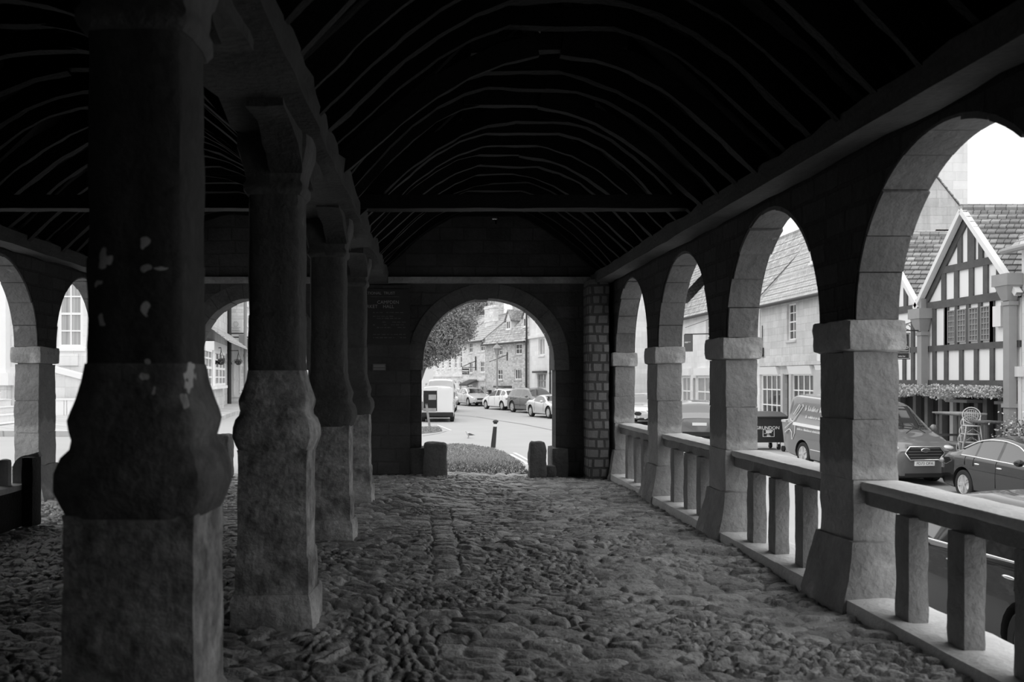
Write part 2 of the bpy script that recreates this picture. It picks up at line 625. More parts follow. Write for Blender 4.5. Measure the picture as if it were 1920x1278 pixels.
def cobbled_floor():
    xs = np.arange(-5.0, 2.93, 0.0145)
    ys = np.concatenate([np.arange(4.2, 9.0, 0.010), np.arange(9.0, 15.05, 0.0135)])
    X, Y = np.meshgrid(xs, ys)
    wx = X + .42 * vnoise(X * .9, Y * .9, 1) + .14 * vnoise(X * 3, Y * 3, 2) + .05 * vnoise(X * 11, Y * 11, 21)
    wy = Y + .42 * vnoise(X * .9 + 40, Y * .9, 3) + .09 * vnoise(X * 3, Y * 3, 4) + .035 * vnoise(X * 11, Y * 11, 22)
    size = 1.0 + .5 * vnoise(X * .5, Y * .5, 5)
    f1, f2, tn, hh = voronoi(wx / .185, wy / .088, 11)
    big = vnoise(X * .7, Y * .7 + 90, 6) > .17
    g1, g2, gt, gh = voronoi(wx / .27 + 31, wy / .16, 12)
    f1, f2, tn, hh = [np.where(big, b_, a_) for a_, b_ in ((f1, g1), (f2, g2), (tn, gt), (hh, gh))]
    small = vnoise(X * 1.1 + 5, Y * 1.4 + 20, 26) > .26
    g1, g2, gt, gh = voronoi(wx / .075 + 3, wy / .06, 27)
    f1, f2, tn, hh = [np.where(small, b_, a_) for a_, b_ in ((f1, g1), (f2, g2), (tn, gt), (hh, gh))]
    turned = ((X + .32) ** 2 / .14 + (Y - 5.3) ** 2 / 1.2 < 1) | (((X + 3.1) ** 2 / 1.2 + (Y - 7.6) ** 2 / 2.0) < 1)
    g1, g2, gt, gh = voronoi(wx / .085 + 7, wy / .17, 13)
    f1, f2, tn, hh = [np.where(turned, b_, a_) for a_, b_ in ((f1, g1), (f2, g2), (tn, gt), (hh, gh))]
    ln = X + .03 * vnoise(Y * 1.3, Y * 0 + 3, 15)
    ln = ln + .05 * vnoise(X * 6, Y * 6, 30)
    strip = (np.abs(ln - .13) < .12) & (Y > 7.0 + X) & (Y < 10.6)
    g1, g2, gt, gh = voronoi((ln - .13) / .24 + 20.5, wy / .105, 14, jx=0.0)
    gap = np.clip((.12 - np.abs(ln - .13)) / .1, 0, 1)
    f1, f2, tn, hh = [np.where(strip, b_, a_) for a_, b_ in ((f1, g1), (f2, np.minimum(g2, g1 + gap)), (tn, gt), (hh, gh))]
    e = np.clip((f2 - f1) / (.26 + .3 * (vnoise(X * 2.2, Y * 2.2, 28) + .5)), 0, 1)
    dome = np.sqrt(np.clip(1 - (1 - e) ** 2, 0, 1))
    worn = .6 + .8 * (vnoise(X * .8 + 10, Y * .8, 16) + .5)
    z = -.045 + .046 * dome * worn + .026 * hh * np.minimum(e * 3, 1)
    z += .07 * vnoise(X * .6, Y * .6, 7) + .03 * vnoise(X * 1.7, Y * 1.7, 8)
    z += .014 * vnoise(X * 14, Y * 24, 9) + .010 * vnoise(X * 30, Y * 46, 10)
    tone = .55 + .8 * tn + .35 * vnoise(X * 9, Y * 12, 17) + .5 * np.clip(vnoise(X * 40, Y * 50, 29) - .33, 0, 1) * 4
    ny, nx = X.shape
    co = np.stack([X, Y, z], -1).reshape(-1, 3)
    i = np.arange((ny - 1) * (nx - 1))
    r, c = i // (nx - 1), i % (nx - 1)
    a = r * nx + c
    faces = np.stack([a, a + 1, a + nx + 1, a + nx], -1)
    me = bpy.data.meshes.new('floor')
    me.vertices.add(len(co))
    me.vertices.foreach_set('co', co.astype(np.float32).ravel())
    me.loops.add(faces.size)
    me.loops.foreach_set('vertex_index', faces.astype(np.int32).ravel())
    me.polygons.add(len(faces))
    me.polygons.foreach_set('loop_start', np.arange(0, faces.size, 4, dtype=np.int32))
    me.polygons.foreach_set('use_smooth', np.ones(len(faces), dtype=bool))
    me.update(calc_edges=True)
    at_ = me.attributes.new('tone', 'FLOAT', 'POINT')
    at_.data.foreach_set('value', tone.ravel().astype(np.float32))
    me.materials.append(m_cobble)
    o = bpy.data.objects.new('floor', me)
    COL.objects.link(o)
    props(o, 'uneven floor of worn dark cobbles inside the market hall', None, None, 'structure')
    b = MB()
    b.box(-5.0, 2.93, -2.4, 4.22, -.25, -.02)
    b.box(-5.0, 2.93, 4.22, 15.05, -.25, -.12)
    k = b.build('floor_bed', mat('floor_bed_stone', .11, .8, (3, .3), (30, .3)), o)


cobbled_floor()


# ---- gable walls and arcade walls ---------------------------------
def roofz(x):
    return 5.12 - abs(x - (NAVE if x > -.99 else AISLE)) * (.93 if x > -.99 else .93)


ARCHES = [(NAVE, 1.085), (-2.9, 0.925)]
E_SPRING, E_RISE = 1.84, 1.03


def gable_wall(name, y0, y1, label, holes=()):
    us = {-5.26, 3.18, NAVE, AISLE, -.99}
    for c, r in ARCHES:
        for k in range(25):
            us.add(round(c - r * math.cos(PI * k / 24), 5))
    for h in holes:
        us.update(h[:2])
    us = sorted(us)
    mb = MB()

    def low(x, side):
        for c, r in ARCHES:
            if abs(x + side * 1e-4 - c) < r:
                return E_SPRING + E_RISE * math.sqrt(max(0, 1 - ((x - c) / r) ** 2))
        return -.3
    for a, b in zip(us, us[1:]):
        mid = (a + b) / 2
        segs = []
        za, zb = low(a, 1), low(b, -1)
        cuts = [(h[2], h[3]) for h in holes if h[0] <= mid <= h[1]]
        lo = (za, zb)
        for c0, c1 in sorted(cuts):
            segs.append((lo, (c0, c0)))
            lo = (c1, c1)
        segs.append((lo, (roofz(a), roofz(b))))
        for (l0, l1), (h0, h1) in segs:
            mb.hexa([(a, y0, l0), (b, y0, l1), (b, y1, l1), (a, y1, l0), (a, y0, h0), (b, y0, h1), (b, y1, h1), (a, y1, h0)])
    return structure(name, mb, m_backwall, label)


wall_far = gable_wall('wall_far', YE, YE + .45, 'far gable wall of dark stone with two round arches',
                      [(1.0, 1.10, 4.12, 4.20), (1.045, 1.072, 4.04, 4.12)])
gw = ARCHES
ARCHES = []  # no arches in the unseen near gable, so it blocks light from behind
gable_wall('wall_near', -2.75, -2.3, 'near gable wall of the hall')
ARCHES = gw


def ring_stones(c, r, rise, spring, fn, d0, d1, n=11, deep=.24, gap=.008, seed=0, jit=1.0):
    """the wedge stones of one round arch; fn(u, z, d) -> point"""
    rr = random.Random(seed)
    mb = MB()
    cuts = [PI * (k + (0 if k in (0, n) else rr.uniform(-.12, .12))) / n for k in range(n + 1)]
    for k in range(n):
        a0, a1 = cuts[k] + gap * .5, cuts[k + 1] - gap * .5
        j = rr.uniform(-.012, .016) * jit
        dj = rr.uniform(-.006, .008) * jit
        P = []
        m_ = 4
        inner = []
        outer = []
        for q in range(m_ + 1):
            a = a0 + (a1 - a0) * q / m_
            inner.append((c - (r + j) * math.cos(a), spring + (rise + j) * math.sin(a)))
            outer.append((c - (r + deep) * math.cos(a), spring + (rise + deep) * math.sin(a)))
        for q in range(m_):
            i0, i1, o0, o1 = inner[q], inner[q + 1], outer[q], outer[q + 1]
            mb.hexa([fn(*i0, d0 - dj), fn(*i1, d0 - dj), fn(*i1, d1 + dj), fn(*i0, d1 + dj),
                     fn(*o0, d0 - dj), fn(*o1, d0 - dj), fn(*o1, d1 + dj), fn(*o0, d1 + dj)])
    return mb


for i, (c, r) in enumerate(ARCHES):
    ring_stones(c, r - .03, E_RISE - .03, E_SPRING, lambda u, z, d: (u, d, z), YE - .015, YE + .46, n=13, seed=i, jit=.3, gap=.005).build('arch_ring', m_darkstone, wall_far)


def arcade_wall(name, xi, xo, label):
    """wall above the piers, arches between them; xi inner face, xo outer face"""
    x0, x1 = min(xi, xo), max(xi, xo)
    mb = MB()

    def piece(ya, yb, la, lb, top=3.32):
        mb.hexa([(x0, ya, la), (x1, ya, la), (x1, yb, lb), (x0, yb, lb), (x0, ya, top), (x1, ya, top), (x1, yb, top), (x0, yb, top)])
    rings = []
    for a in PIERS:
        piece(a, a + PD if a != PIERS[0] else YE + .45, SPRING, SPRING)
    for hi, lo in zip(PIERS, PIERS[1:]):
        y0, y1 = lo + PD, hi
        c, r = (y0 + y1) / 2, (y1 - y0) / 2
        pts = [(c - r * math.cos(PI * k / 20), SPRING + RISE * math.sin(PI * k / 20)) for k in range(21)]
        for (ya, za), (yb, zb) in zip(pts, pts[1:]):
            piece(ya, yb, za, zb)
        rings.append((c, r))
        if (xi < 0 and hi < 9) or hi < 1:      # unseen bays, walled up to keep their light out
            mb.box(x0 + .02, x1 - .02, y0, y1, -.3, SPRING + RISE)
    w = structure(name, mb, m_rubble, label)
    for i, (c, r) in enumerate(rings):
        ring_stones(c, r - .03, RISE - .03, SPRING, lambda u, z, d: (d, u, z), x0 + .012, x1 - .012, n=11, seed=10 + i).build('arch_ring', m_voussoir, w)
    return w


arcade_wall('wall_right', XR, XR + TH, 'arcade wall of round arches open to the street on the right')
arcade_wall('wall_left', XL, XL - TH, 'arcade wall of round arches on the left side of the hall')

b = MB()
b.box(XR - .02, XR + .45, -2.7, 15.1, -2.2, -.02)
b.box(-5.4, XL, -2.7, 15.1, -1.0, -.02)
b.box(-5.4, XR + .3, 14.9, 15.2, -1.6, -.13)
structure('foundation_wall', b, m_pier2, 'low foundation wall under the arcades')


# ---- stone piers of the arcades -----------------------------------
def pier(x0, x1, y, seed, label, group, inner, depth=PD):
    t = thing('stone_pier', label, 'stone pier', ((x0 + x1) / 2, y + depth / 2, 0), 0, group)
    hx, hy = (x1 - x0) / 2, depth / 2
    sx = 1 if inner > 0 else -1       # side that faces into the hall
    b = MB()
    n0 = 0
    b.block(-hx - .03, hx + .03, -hy - .05, hy + .05, -.06, .45, .06, .018, .03, seed)
    for k, p in enumerate(b.v):
        f = 1 - min(max((p[2]) / .42, 0), 1)
        x = p[0]
        if x * sx > 0:
            x += sx * .09 * f ** 1.4
        b.v[k] = (x, p[1] * (1 + .16 * f), p[2])
    b.build('plinth', m_pier2, t, smooth=.7)
    b = MB()
    zs = [.44, .86, 1.27, 1.735]
    for k in range(3):
        j = .003 * ((seed * 7 + k * 3) % 5 - 2)
        b.block(-hx + j, hx + j * .5, -hy, hy, zs[k], zs[k + 1] - .002, .045, .011, .006, seed * 5 + k)
        b.box(-hx + .012, hx - .012, -hy + .012, hy - .012, zs[k] - .02, zs[k] + .02)
    b.box(-hx + .03, hx - .03, -hy + .03, hy - .03, 1.65, 1.8)
    b.build('shaft', m_pier, t, smooth=.7)
    b = MB()
    b.block(-hx - .045, hx + .045, -hy - .045, hy + .045, 1.735, SPRING + .01, .05, .012, .035, seed * 9)
    b.build('impost', m_pier2, t, smooth=.7)
    return t


ORD = ['far end', 'second from the far end', 'third from the far end', 'fourth from the far end', 'fifth from the far end', 'sixth from the far end', 'last, by the near gable']
for i, y in enumerate(PIERS[:6]):
    pier(XR, XR + TH, y, i + 1, 'pale stone pier of the right arcade, ' + ('nearest the far gable' if i == 0 else ORD[i]), 'piers of the right arcade', -1, .55 if i == 0 else PD)
for i, y in enumerate(PIERS[:6]):
    pier(XL - TH, XL, y, i + 20, 'stone pier of the left arcade, ' + ('nearest the far gable' if i == 0 else ORD[i]), 'piers of the left arcade', 1, .55 if i == 0 else PD)

# quoined corner pier beside the far arch, and the pier that carries the notice board
b = MB()
b.block(2.47, 2.79, YE - .52, YE + .02, -.05, 3.1, .07, .014, .02, 3)
q = b.build('corner_pilaster', m_quoin, None, smooth=.6)
props(q, 'quoined stone pilaster in the corner right of the far arch', 'pilaster', None, 'thing')
b = MB()
b.block(-1.25, -.33, YE - .10, YE + .05, -.05, 3.05, .08, .01, .012, 4)
q = b.build('wall_pilaster', m_backwall, None, smooth=.6)
props(q, 'flat dark stone pilaster behind the notice board', 'pilaster', None, 'thing')
b = MB()
b.box(-.72, 2.75, YE - .09, YE + .02, 3.08, 3.18)
b.box(-4.95, -1.25, YE - .09, YE + .02, 3.08, 3.18)
structure('trim_1', b, mat('ledge_stone', .30, .85, (2.5, .7), (20, .3), (14, .02)), 'stone ledge across the far gable wall')
b = MB()
b.block(.74, .935, YE - .02, YE + .46, 2.815, 3.0, .05, .004, .01, 7)
b.build('keystone', m_darkstone, wall_far, smooth=.6)
# imposts and plinths of the far arches
for c, r in ARCHES:
    for s in (-1, 1):
        b = MB()
        x = c + s * r
        b.block(min(x - s * .03, x + s * .22), max(x - s * .03, x + s * .22), YE - .04, YE + .49, 1.68, 1.86, .06, .008, .02, 5)
        b.build('impost', m_darkstone, wall_far, smooth=.6)
        b = MB()
        b.block(min(x - s * .07, x + s * .2), max(x - s * .07, x + s * .2), YE - .07, YE + .52, -.05, .43, .06, .012, .03, 6)
        b.build('jamb_plinth', m_guard, wall_far, smooth=.6)

# ---- columns of the middle arcade ---------------------------------
CX = -0.99
COLY = [3.18, 5.88, 8.84, 11.62]
PROF_PLINTH = [(-.05, .275), (.1, .27), (.17, .265), (.2, .25)]
PROF_PED = [(.19, .24), (.42, .238), (.44, .226), (.8, .224), (1.08, .224), (1.1, .228)]
PROF_MOULD = [(1.09, .232), (1.13, .25), (1.18, .268), (1.24, .266), (1.29, .248), (1.315, .224), (1.345, .218), (1.38, .226), (1.41, .23),
              (1.44, .222), (1.48, .207), (1.54, .19), (1.6, .182)]
PROF_SHAFT = [(1.59, .179), (1.62, .178), (1.95, .176), (1.955, .172), (2.3, .175), (2.72, .172)]
PROF_CAP = [(2.71, .178), (2.74, .2), (2.77, .2), (2.8, .185), (2.88, .20), (2.97, .225), (3.0, .235), (3.08, .235)]


def dense(prof, step=.05):
    out = []
    for (z0, h0), (z1, h1) in zip(prof, prof[1:]):
        n = max(1, int((z1 - z0) / step))
        for k in range(n):
            out.append((z0 + (z1 - z0) * k / n, h0 + (h1 - h0) * k / n))
    out.append(prof[-1])
    return out


spots = []
cy = COLY[0]
for (px, py, w, h) in [(190, 485, 11, 26), (203, 490, 14, 9), (272, 457, 9, 10), (268, 507, 13, 9), (278, 582, 10, 12), (190, 602, 6, 14), (276, 678, 7, 9),
                       (274, 706, 12, 7), (290, 733, 6, 7), (302, 507, 20, 4), (186, 536, 5, 6)]:
    Y = cy - .175
    s = F / Y
    spots.append(((px - VX) / s - CX, -.175, EYE - (py - VY) / s, w / s * .95, h / s * .95))
for (px, py, w, h) in [(352, 700, 8, 40), (346, 755, 8, 14)]:
    Y = cy - .16
    s = F / Y
    spots.append(((px - VX) / s - CX, -.17, EYE - (py - VY) / s, w / s * .95, h / s * .95))
m_flaked = mat('flaking_limewash', 0.07, 0.9, (3.0, .5), (24, .3), (20, .012), spots=(spots, .8))
m_flaked_base = mat('flaking_limewash_base', 0.17, 0.9, (4.0, 1.0), (24, .6), (20, .016), spots=(spots, .8))
COLLAB = ['massive blackened stone column with flaking limewash, nearest on the left', 'dark stone column of the middle row, second from the front',
          'dark stone column of the middle row, third from the front', 'dark stone column of the middle row, closest to the notice board']
for i, y in enumerate(COLY):
    t = thing('stone_column', COLLAB[i], 'column', (CX, y, 0), 0, 'columns of the middle row')
    for nm, pr, m_, am, rd in (('plinth', PROF_PLINTH, m_plinth, .02, .3), ('pedestal', PROF_PED, m_lichen, .007, .2), ('base_moulding', PROF_MOULD, (m_flaked_base, m_lichen, m_darkstone, m_darkstone)[i], .008, .55),
                               ('shaft', PROF_SHAFT, m_flaked if i == 0 else m_darkstone, .006, .6), ('capital', PROF_CAP, m_darkstone, .008, .4)):
        b = MB()
        b.squareloft(dense(pr, .04), 0, 0, seed=i * 5 + 1, amp=am, nside=10, round_=rd)
        b.build(nm, m_, t, smooth=.9)

# ---- stone balustrades between the right-hand piers ----------------
BAYLAB = ['far bay', 'third bay from the front', 'second bay from the front', 'front bay']
BAYS = [(PIERS[1] + PD, PIERS[0], [13.3, 12.75, 12.3]), (PIERS[2] + PD, PIERS[1], [10.76, 10.2, 9.7]),
        (PIERS[3] + PD, PIERS[2], [8.12, 7.6, 7.04]), (PIERS[4] + PD, PIERS[3], [5.48, 4.91, 4.33]),
        (PIERS[5] + PD, PIERS[4], [2.85, 2.3, 1.75])]
for i, (ya, yb, bs) in enumerate(BAYS):
    t = thing('balustrade', 'stone balustrade with broad coping, ' + (BAYLAB[i] if i < 4 else 'bay out of view') + ' of the right arcade',
              'balustrade', (XR + .15, ya, 0), 0, 'balustrades of the right arcade')
    b = W()
    b.block(XR + .05, XR + .36, ya - .03, yb + .06 * (i > 0), .785, .858, .07, .008, .03, i)
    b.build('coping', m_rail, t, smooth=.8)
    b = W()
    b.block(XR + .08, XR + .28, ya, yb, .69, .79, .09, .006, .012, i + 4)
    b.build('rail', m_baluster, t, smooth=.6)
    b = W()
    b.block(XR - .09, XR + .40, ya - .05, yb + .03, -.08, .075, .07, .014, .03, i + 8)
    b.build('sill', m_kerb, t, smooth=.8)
    for j, y in enumerate(bs):
        b = W()
        b.block(XR + .07 - .05, XR + .145, y, y + .17, .06, .71, .045, .009, .014, i * 3 + j)
        b.build('baluster', m_baluster, t, smooth=.7)

# ---- roof: boards, wall plates, ties, trusses -----------------------
mb = MB()


def slope(xa, za, xb, zb, holes=()):
    ys = sorted({-2.75, 15.1} | {h[k] for h in holes for k in (0, 1)})
    n = Vector((-(zb - za), 0, xb - xa)).normalized() * .05
    if n.z < 0:
        n = -n
    for a, c in zip(ys, ys[1:]):
        ts = [(0, 1)]
        for h in holes:
            if a >= h[0] - 1e-6 and c <= h[1] + 1e-6:
                ts = [(0, h[2]), (h[3], 1)]
        for t0, t1 in ts:
            p = [(xa + (xb - xa) * t, za + (zb - za) * t) for t in (t0, t1)]
            mb.hexa([(p[0][0], a, p[0][1]), (p[1][0], a, p[1][1]), (p[1][0], c, p[1][1]), (p[0][0], c, p[0][1]),
                     (p[0][0] + n.x, a, p[0][1] + n.z), (p[1][0] + n.x, a, p[1][1] + n.z), (p[1][0] + n.x, c, p[1][1] + n.z), (p[0][0] + n.x, c, p[0][1] + n.z)])


slope(-.99, roofz(-.98), NAVE, 5.12)
slope(NAVE, 5.12, XR + TH, roofz(XR + TH), [(8.93, 9.02, .042, .068)])
slope(-.99, roofz(-1.0), AISLE, 5.12)
slope(AISLE, 5.12, XL - TH, roofz(XL - TH))
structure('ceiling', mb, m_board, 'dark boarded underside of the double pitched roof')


def lumpy_bar(b, pts, w, h, seed, amp=.012, n=0):
    """hewn timber along pts (world), w across (horizontal), h high"""
    pts = [Vector(p) for p in pts]
    rings = []
    for i, p in enumerate(pts):
        d = (pts[min(i + 1, len(pts) - 1)] - pts[max(i - 1, 0)]).normalized()
        s = d.cross(Vector((0, 0, 1)))
        if s.length < .05:
            s = Vector((0, 1, 0))
        s.normalize()
        u = s.cross(d).normalized()
        rg = []
        for (a, c) in ((-1, -1), (0, -1.0), (1, -1), (1, 0), (1, 1), (0, 1), (-1, 1), (-1, 0)):
            q = p + s * (a * w / 2) + u * (c * h / 2)
            k = noise.noise(q * 3.0 + Vector((seed, 0, 0))) + .5 * noise.noise(q * 9.0 + Vector((seed, 2, 0)))
            rg.append(q + (s * a + u * c) * k * amp)
        rings.append(rg)
    b.loft(rings)


def sub(a, b_, n):
    a, b_ = Vector(a), Vector(b_)
    return [a.lerp(b_, k / n) for k in range(n + 1)]


b = MB()
lumpy_bar(b, sub((XR - .17, -2.3, 3.13), (XR - .17, YE, 3.13), 60), .24, .16, 1, .02)
props(b.build('wall_plate', m_timber2, None, .6), 'weathered oak wall plate along the top of the right arcade', 'beam', None, 'thing')
b = MB()
lumpy_bar(b, sub((XL + .17, -2.3, 3.13), (XL + .17, YE, 3.13), 60), .24, .16, 2, .02)
props(b.build('wall_plate', m_timber2, None, .6), 'weathered oak wall plate along the top of the left arcade', 'beam', None, 'thing')
b = MB()
lumpy_bar(b, sub((-.93, -2.3, 3.17), (-.93, YE, 3.17), 70), .5, .2, 3, .04)
arc_beam = b.build('arcade_beam', m_timber2, None, .6)
props(arc_beam, 'thick rough oak beam carried along the middle row of columns', 'beam', None, 'thing')
# arched braces under the arcade beam
for i, y in enumerate(COLY):
    for s in (-1, 1):
        if s < 0 and i == 0:
            continue
        b = MB()
        pts = []
        for k in range(9):
            a = PI / 2 * k / 8
            pts.append((-.9, y + s * (.2 + .75 * (1 - math.cos(a))), 2.84 + .26 * math.sin(a)))
        lumpy_bar(b, pts, .2, .13, 5 + i, .02)
        b.build('brace', m_timber2, arc_beam, .6)
for nm, x0, x1, lab in (('tie_beam', -.72, XR - .02, 'straight oak tie beam across the nave below the trusses'), ('tie_beam', XL + .02, -1.2, 'straight oak tie beam across the left aisle')):
    b = MB()
    lumpy_bar(b, sub((x0, 9.12, 3.31), (x1, 9.12, 3.31), 24), .2, .135, 7, .008)
    props(b.build(nm, m_timber, None, .6), lab, 'beam', None, 'thing')

RIB = [(-1.74, 3.14), (-1.55, 3.33), (-1.36, 3.52), (-1.15, 3.71), (-.92, 3.88), (-.66, 4.02), (-.38, 4.11), (-.1, 4.15)]
NTH = ['', 'second', 'third', 'fourth', 'fifth', 'sixth', 'seventh', 'eighth', 'ninth', 'tenth', 'eleventh', 'twelfth', 'thirteenth', 'fourteenth', 'fifteenth',
       'sixteenth', 'seventeenth', 'eighteenth', 'nineteenth', 'twentieth', 'twenty-first', 'twenty-second', 'twenty-third', 'twenty-fourth', 'twenty-fifth', 'twenty-sixth', 'twenty-seventh', 'twenty-eighth']


def truss(cx, y, i, where, group, k_=1.0):
    rr = random.Random(i * 13 + int(cx * 10))
    lab = 'arched oak roof truss over the %s, %s' % (where, 'nearest the far gable' if i == 0 else NTH[i] + ' from the far gable')
    t = thing('roof_truss', lab, 'roof truss', (cx, y, 0), 0, group)
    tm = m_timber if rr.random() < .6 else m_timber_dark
    for s in (-1, 1):
        b = MB()
        bow = rr.uniform(-.09, .07)
        dz = rr.uniform(-.04, .04)
        if where == 'nave':
            dz = {0: .08, 1: .06, 15: -.05, 16: .06}.get(i, dz)
        pts = [((u * k_ * -s), bow * math.sin(PI * (j / 7)) * .4, z + dz + bow * math.sin(PI * j / 7)) for j, (u, z) in enumerate(RIB)]
        # finer
        fine = []
        for p, q_ in zip(pts, pts[1:]):
            fine += sub(p, q_, 3)[:-1]
        fine.append(Vector(pts[-1]))
        h = .15
        lumpy_bar(b, [v + Vector((0, 0, h / 2)) for v in fine], rr.uniform(.04, .10), h, i + s, .014)
        b.build('brace', tm, t, .6)
        b = MB()
        lumpy_bar(b, sub((s * 1.86, 0, 3.31), (s * .03, 0, 5.02), 8), .1, .1, i + 3 + s, .008)
        b.build('rafter', m_timber_dark, t, .6)
    b = MB()
    lumpy_bar(b, sub((-.62, .02, 4.2 + rr.uniform(-.03, .03)), (.62, .02, 4.2 + rr.uniform(-.03, .03)), 8), .1, .13, i + 9, .012)
    b.build('collar', tm, t, .6)


for i in range(27):
    truss(NAVE, 14.38 - .48 * i, i, 'nave', 'roof trusses over the nave')
for i in range(27):
    truss(AISLE, 14.38 - .48 * i, i, 'left aisle', 'roof trusses over the left aisle', 1.02)

# ---- guard stones, bench, notices -----------------------------------
def guard(x0, x1, y0, y1, h, seed, label, taper=.06):
    b = MB()
    b.block(x0, x1, y0, y1, -.06, h, .05, .022, .05, seed)
    cx = (x0 + x1) / 2
    b.v = [(cx + (p[0] - cx) * (1 - taper * max(p[2], 0) / h), p[1], p[2]) for p in b.v]
    o = b.build('guard_stone', m_guard, None, smooth=.8)
    props(o, label, 'guard stone', 'guard stones at the far arches', 'thing')


guard(-.11, .27, YE - .32, YE + .1, .52, 31, 'broad dark guard stone at the left foot of the far arch')
guard(1.56, 1.84, YE - .34, YE - .04, .55, 32, 'upright dark guard stone before the right side of the far arch', .1)
guard(1.83, 2.02, YE - .2, YE + .05, .16, 33, 'low dark stone beside the upright guard stone')
guard(-3.60, -3.18, YE - .36, YE + .06, .66, 34, 'tall dark guard stone in the arch of the left aisle')

bench = thing('bench', 'heavy oak bench with a curved end along the left arcade', 'bench', (-4.55, 9.3, 0))
b = W()
b.block(-4.9, -4.2, 6.2, 9.45, .40, .46, .1, .004, .01, 1)
b.build('seat', m_bench, bench, .7)
b = W()
b.block(-4.26, -4.22, 6.2, 9.5, .02, .41, .1, .004, .008, 2)
b.build('front_panel', m_timber, bench, .7)
b = W()
b.block(-4.92, -4.86, 6.2, 9.5, .02, .74, .1, .004, .008, 3)
b.build('backrest', m_bench, bench, .7)
for (xa, xb, yy) in ((-4.36, -4.10, 9.46),):
    b = W()
    outl = []
    for k in range(13):
        a = PI - PI / 2 * k / 12
        outl.append((xa + .16 + .16 * math.cos(a), .60 + .15 * math.sin(a)))
    outl += [(xb, .78), (xb + .02, .74)]
    inn = [(xb - .06, .64), (xa + .17, .64 - .0), (xa + .10, .58), (xa + .09, .2), (xa, .2)]
    poly = outl + inn
    b.prism(poly, lambda u, v, d: (u, d, v), yy, yy + .07)
    b.build('arm_support', m_bench, bench, .5)
b = W()
b.block(-4.39, -4.27, 9.18, 9.27, .4, .73, .04, .006, .035, 9)
b.build('arm_support', m_bench, bench, .7)
b = W()
b.block(-4.2, -4.08, 9.3, 9.52, .02, .74, .06, .01, .02, 8)
b.build('end_post', m_timber, bench, .6)

board = thing('notice_board', 'dark board with faded lettering on the far wall left of the arch', 'sign', (-.64, YE - .12, 2.54))
b = MB()
b.box(-.36, .31, -.02, .02, -.44, .44)
b.build('panel', m_plaque, board)


def board_text(body, px, py, size, wf=1.0):
    M4 = Matrix.Translation(((px - VX) / 116.8 + .64, -.022, EYE - (py - VY) / 116.8 - 2.54)) @ FACE_NEAR
    text_into('lettering', body, size, m_letter, board, M4, .001, 'RIGHT', wf)


board_text('NATIONAL  TRUST', 741, 550, .062)
board_text('CAMPDEN', 748.5, 567, .075)
board_text('MARKET    HALL', 739, 575, .075)
b = MB()
b.box(-.32, .14, -.024, -.02, .312, .318)
rr = random.Random(3)
for k, py in enumerate((586, 593, 597, 604, 609, 614, 627, 633)):
    z = EYE - (py - VY) / 116.8 - 2.54
    x = -.28
    while x < .24:
        w = rr.uniform(.02, .07)
        if rr.random() < .75:
            b.box(x, x + w, -.0235, -.02, z - .006, z + .006)
        x += w + .018
b.build('small_print', mat('worn_lettering', .12, .8, (8, .8)), board)
pl = thing('wall_plaque', 'small engraved plaque on the far wall below the notice board', 'plaque', (-.82, YE - .11, 1.73))
b = MB()
b.box(-.105, .105, -.012, .015, -.055, .055)
b.build('panel', mat('plaque_metal', .12, .4), pl)
b = MB()
for z in (.03, .005, -.03):
    b.box(-.09, .09, -.015, -.012, z - .006, z + .006)
b.build('engraving', m_letter, pl)


# ================================================================== GROUND OUTSIDE
def zright(Y):
    return float(np.interp(Y, [-20, 10, 18, 21, 26, 33, 45, 65, 200], [-1.35, -1.3, -1.24, -1.14, -.95, -.9, -.72, -.66, -.5]))


def zleft(Y):
    return float(np.interp(Y, [-30, 15, 28, 40, 90], [.05, .14, .28, .31, .1]))


def ground(X, Y):
    if Y < 14.9:
        return zleft(Y) if X < 0 else zright(Y)
    k = sstep(-6.6, -2.0 + .02 * Y, X)
    base = zleft(Y) * (1 - k) + zright(Y) * k
    w = (1 - sstep(15.0, 31.5, Y)) * (1 - sstep(1.9, 3.9, X)) * sstep(-9, -5, X)
    return base + w * (-.07 - base)


def hit(px, py, lift=0.0):
    """where the line of sight through a pixel meets the ground"""
    d = ray(px, py)
    lo = 0.5
    p = Vector((0, 0, EYE))
    t = 14.95
    while t < 200:
        q = p + d * t
        if q.z <= ground(q.x, q.y) + lift:
            break
        t += .05
    return p + d * t


def axis(*runs):
    out = []
    for a, b, n in runs:
        out += list(np.linspace(a, b, n, endpoint=False))
    return out


gx = axis((-60, -20, 8), (-20, -5.4, 25), (-5.4, 3.3, 36), (3.3, 20, 40), (20, 60, 9)) + [60]
gy = axis((-20, 14.95, 28), (14.95, 34, 64), (34, 80, 46), (80, 160, 10)) + [160]
mb = MB()
nx_ = len(gx)
for y in gy:
    for x in gx:
        mb.v.append((x, y, ground(x, y)))
for j in range(len(gy) - 1):
    for i in range(nx_ - 1):
        xm, ym = (gx[i] + gx[i + 1]) / 2, (gy[j] + gy[j + 1]) / 2
        if ym < 14.9 and -5.4 < xm < 3.3:
            continue
        mb.f.append((j * nx_ + i, j * nx_ + i + 1, (j + 1) * nx_ + i + 1, (j + 1) * nx_ + i))
        mb.m.append(0)
structure('road', mb, m_road, 'pale sloping tarmac road around the market hall', True)


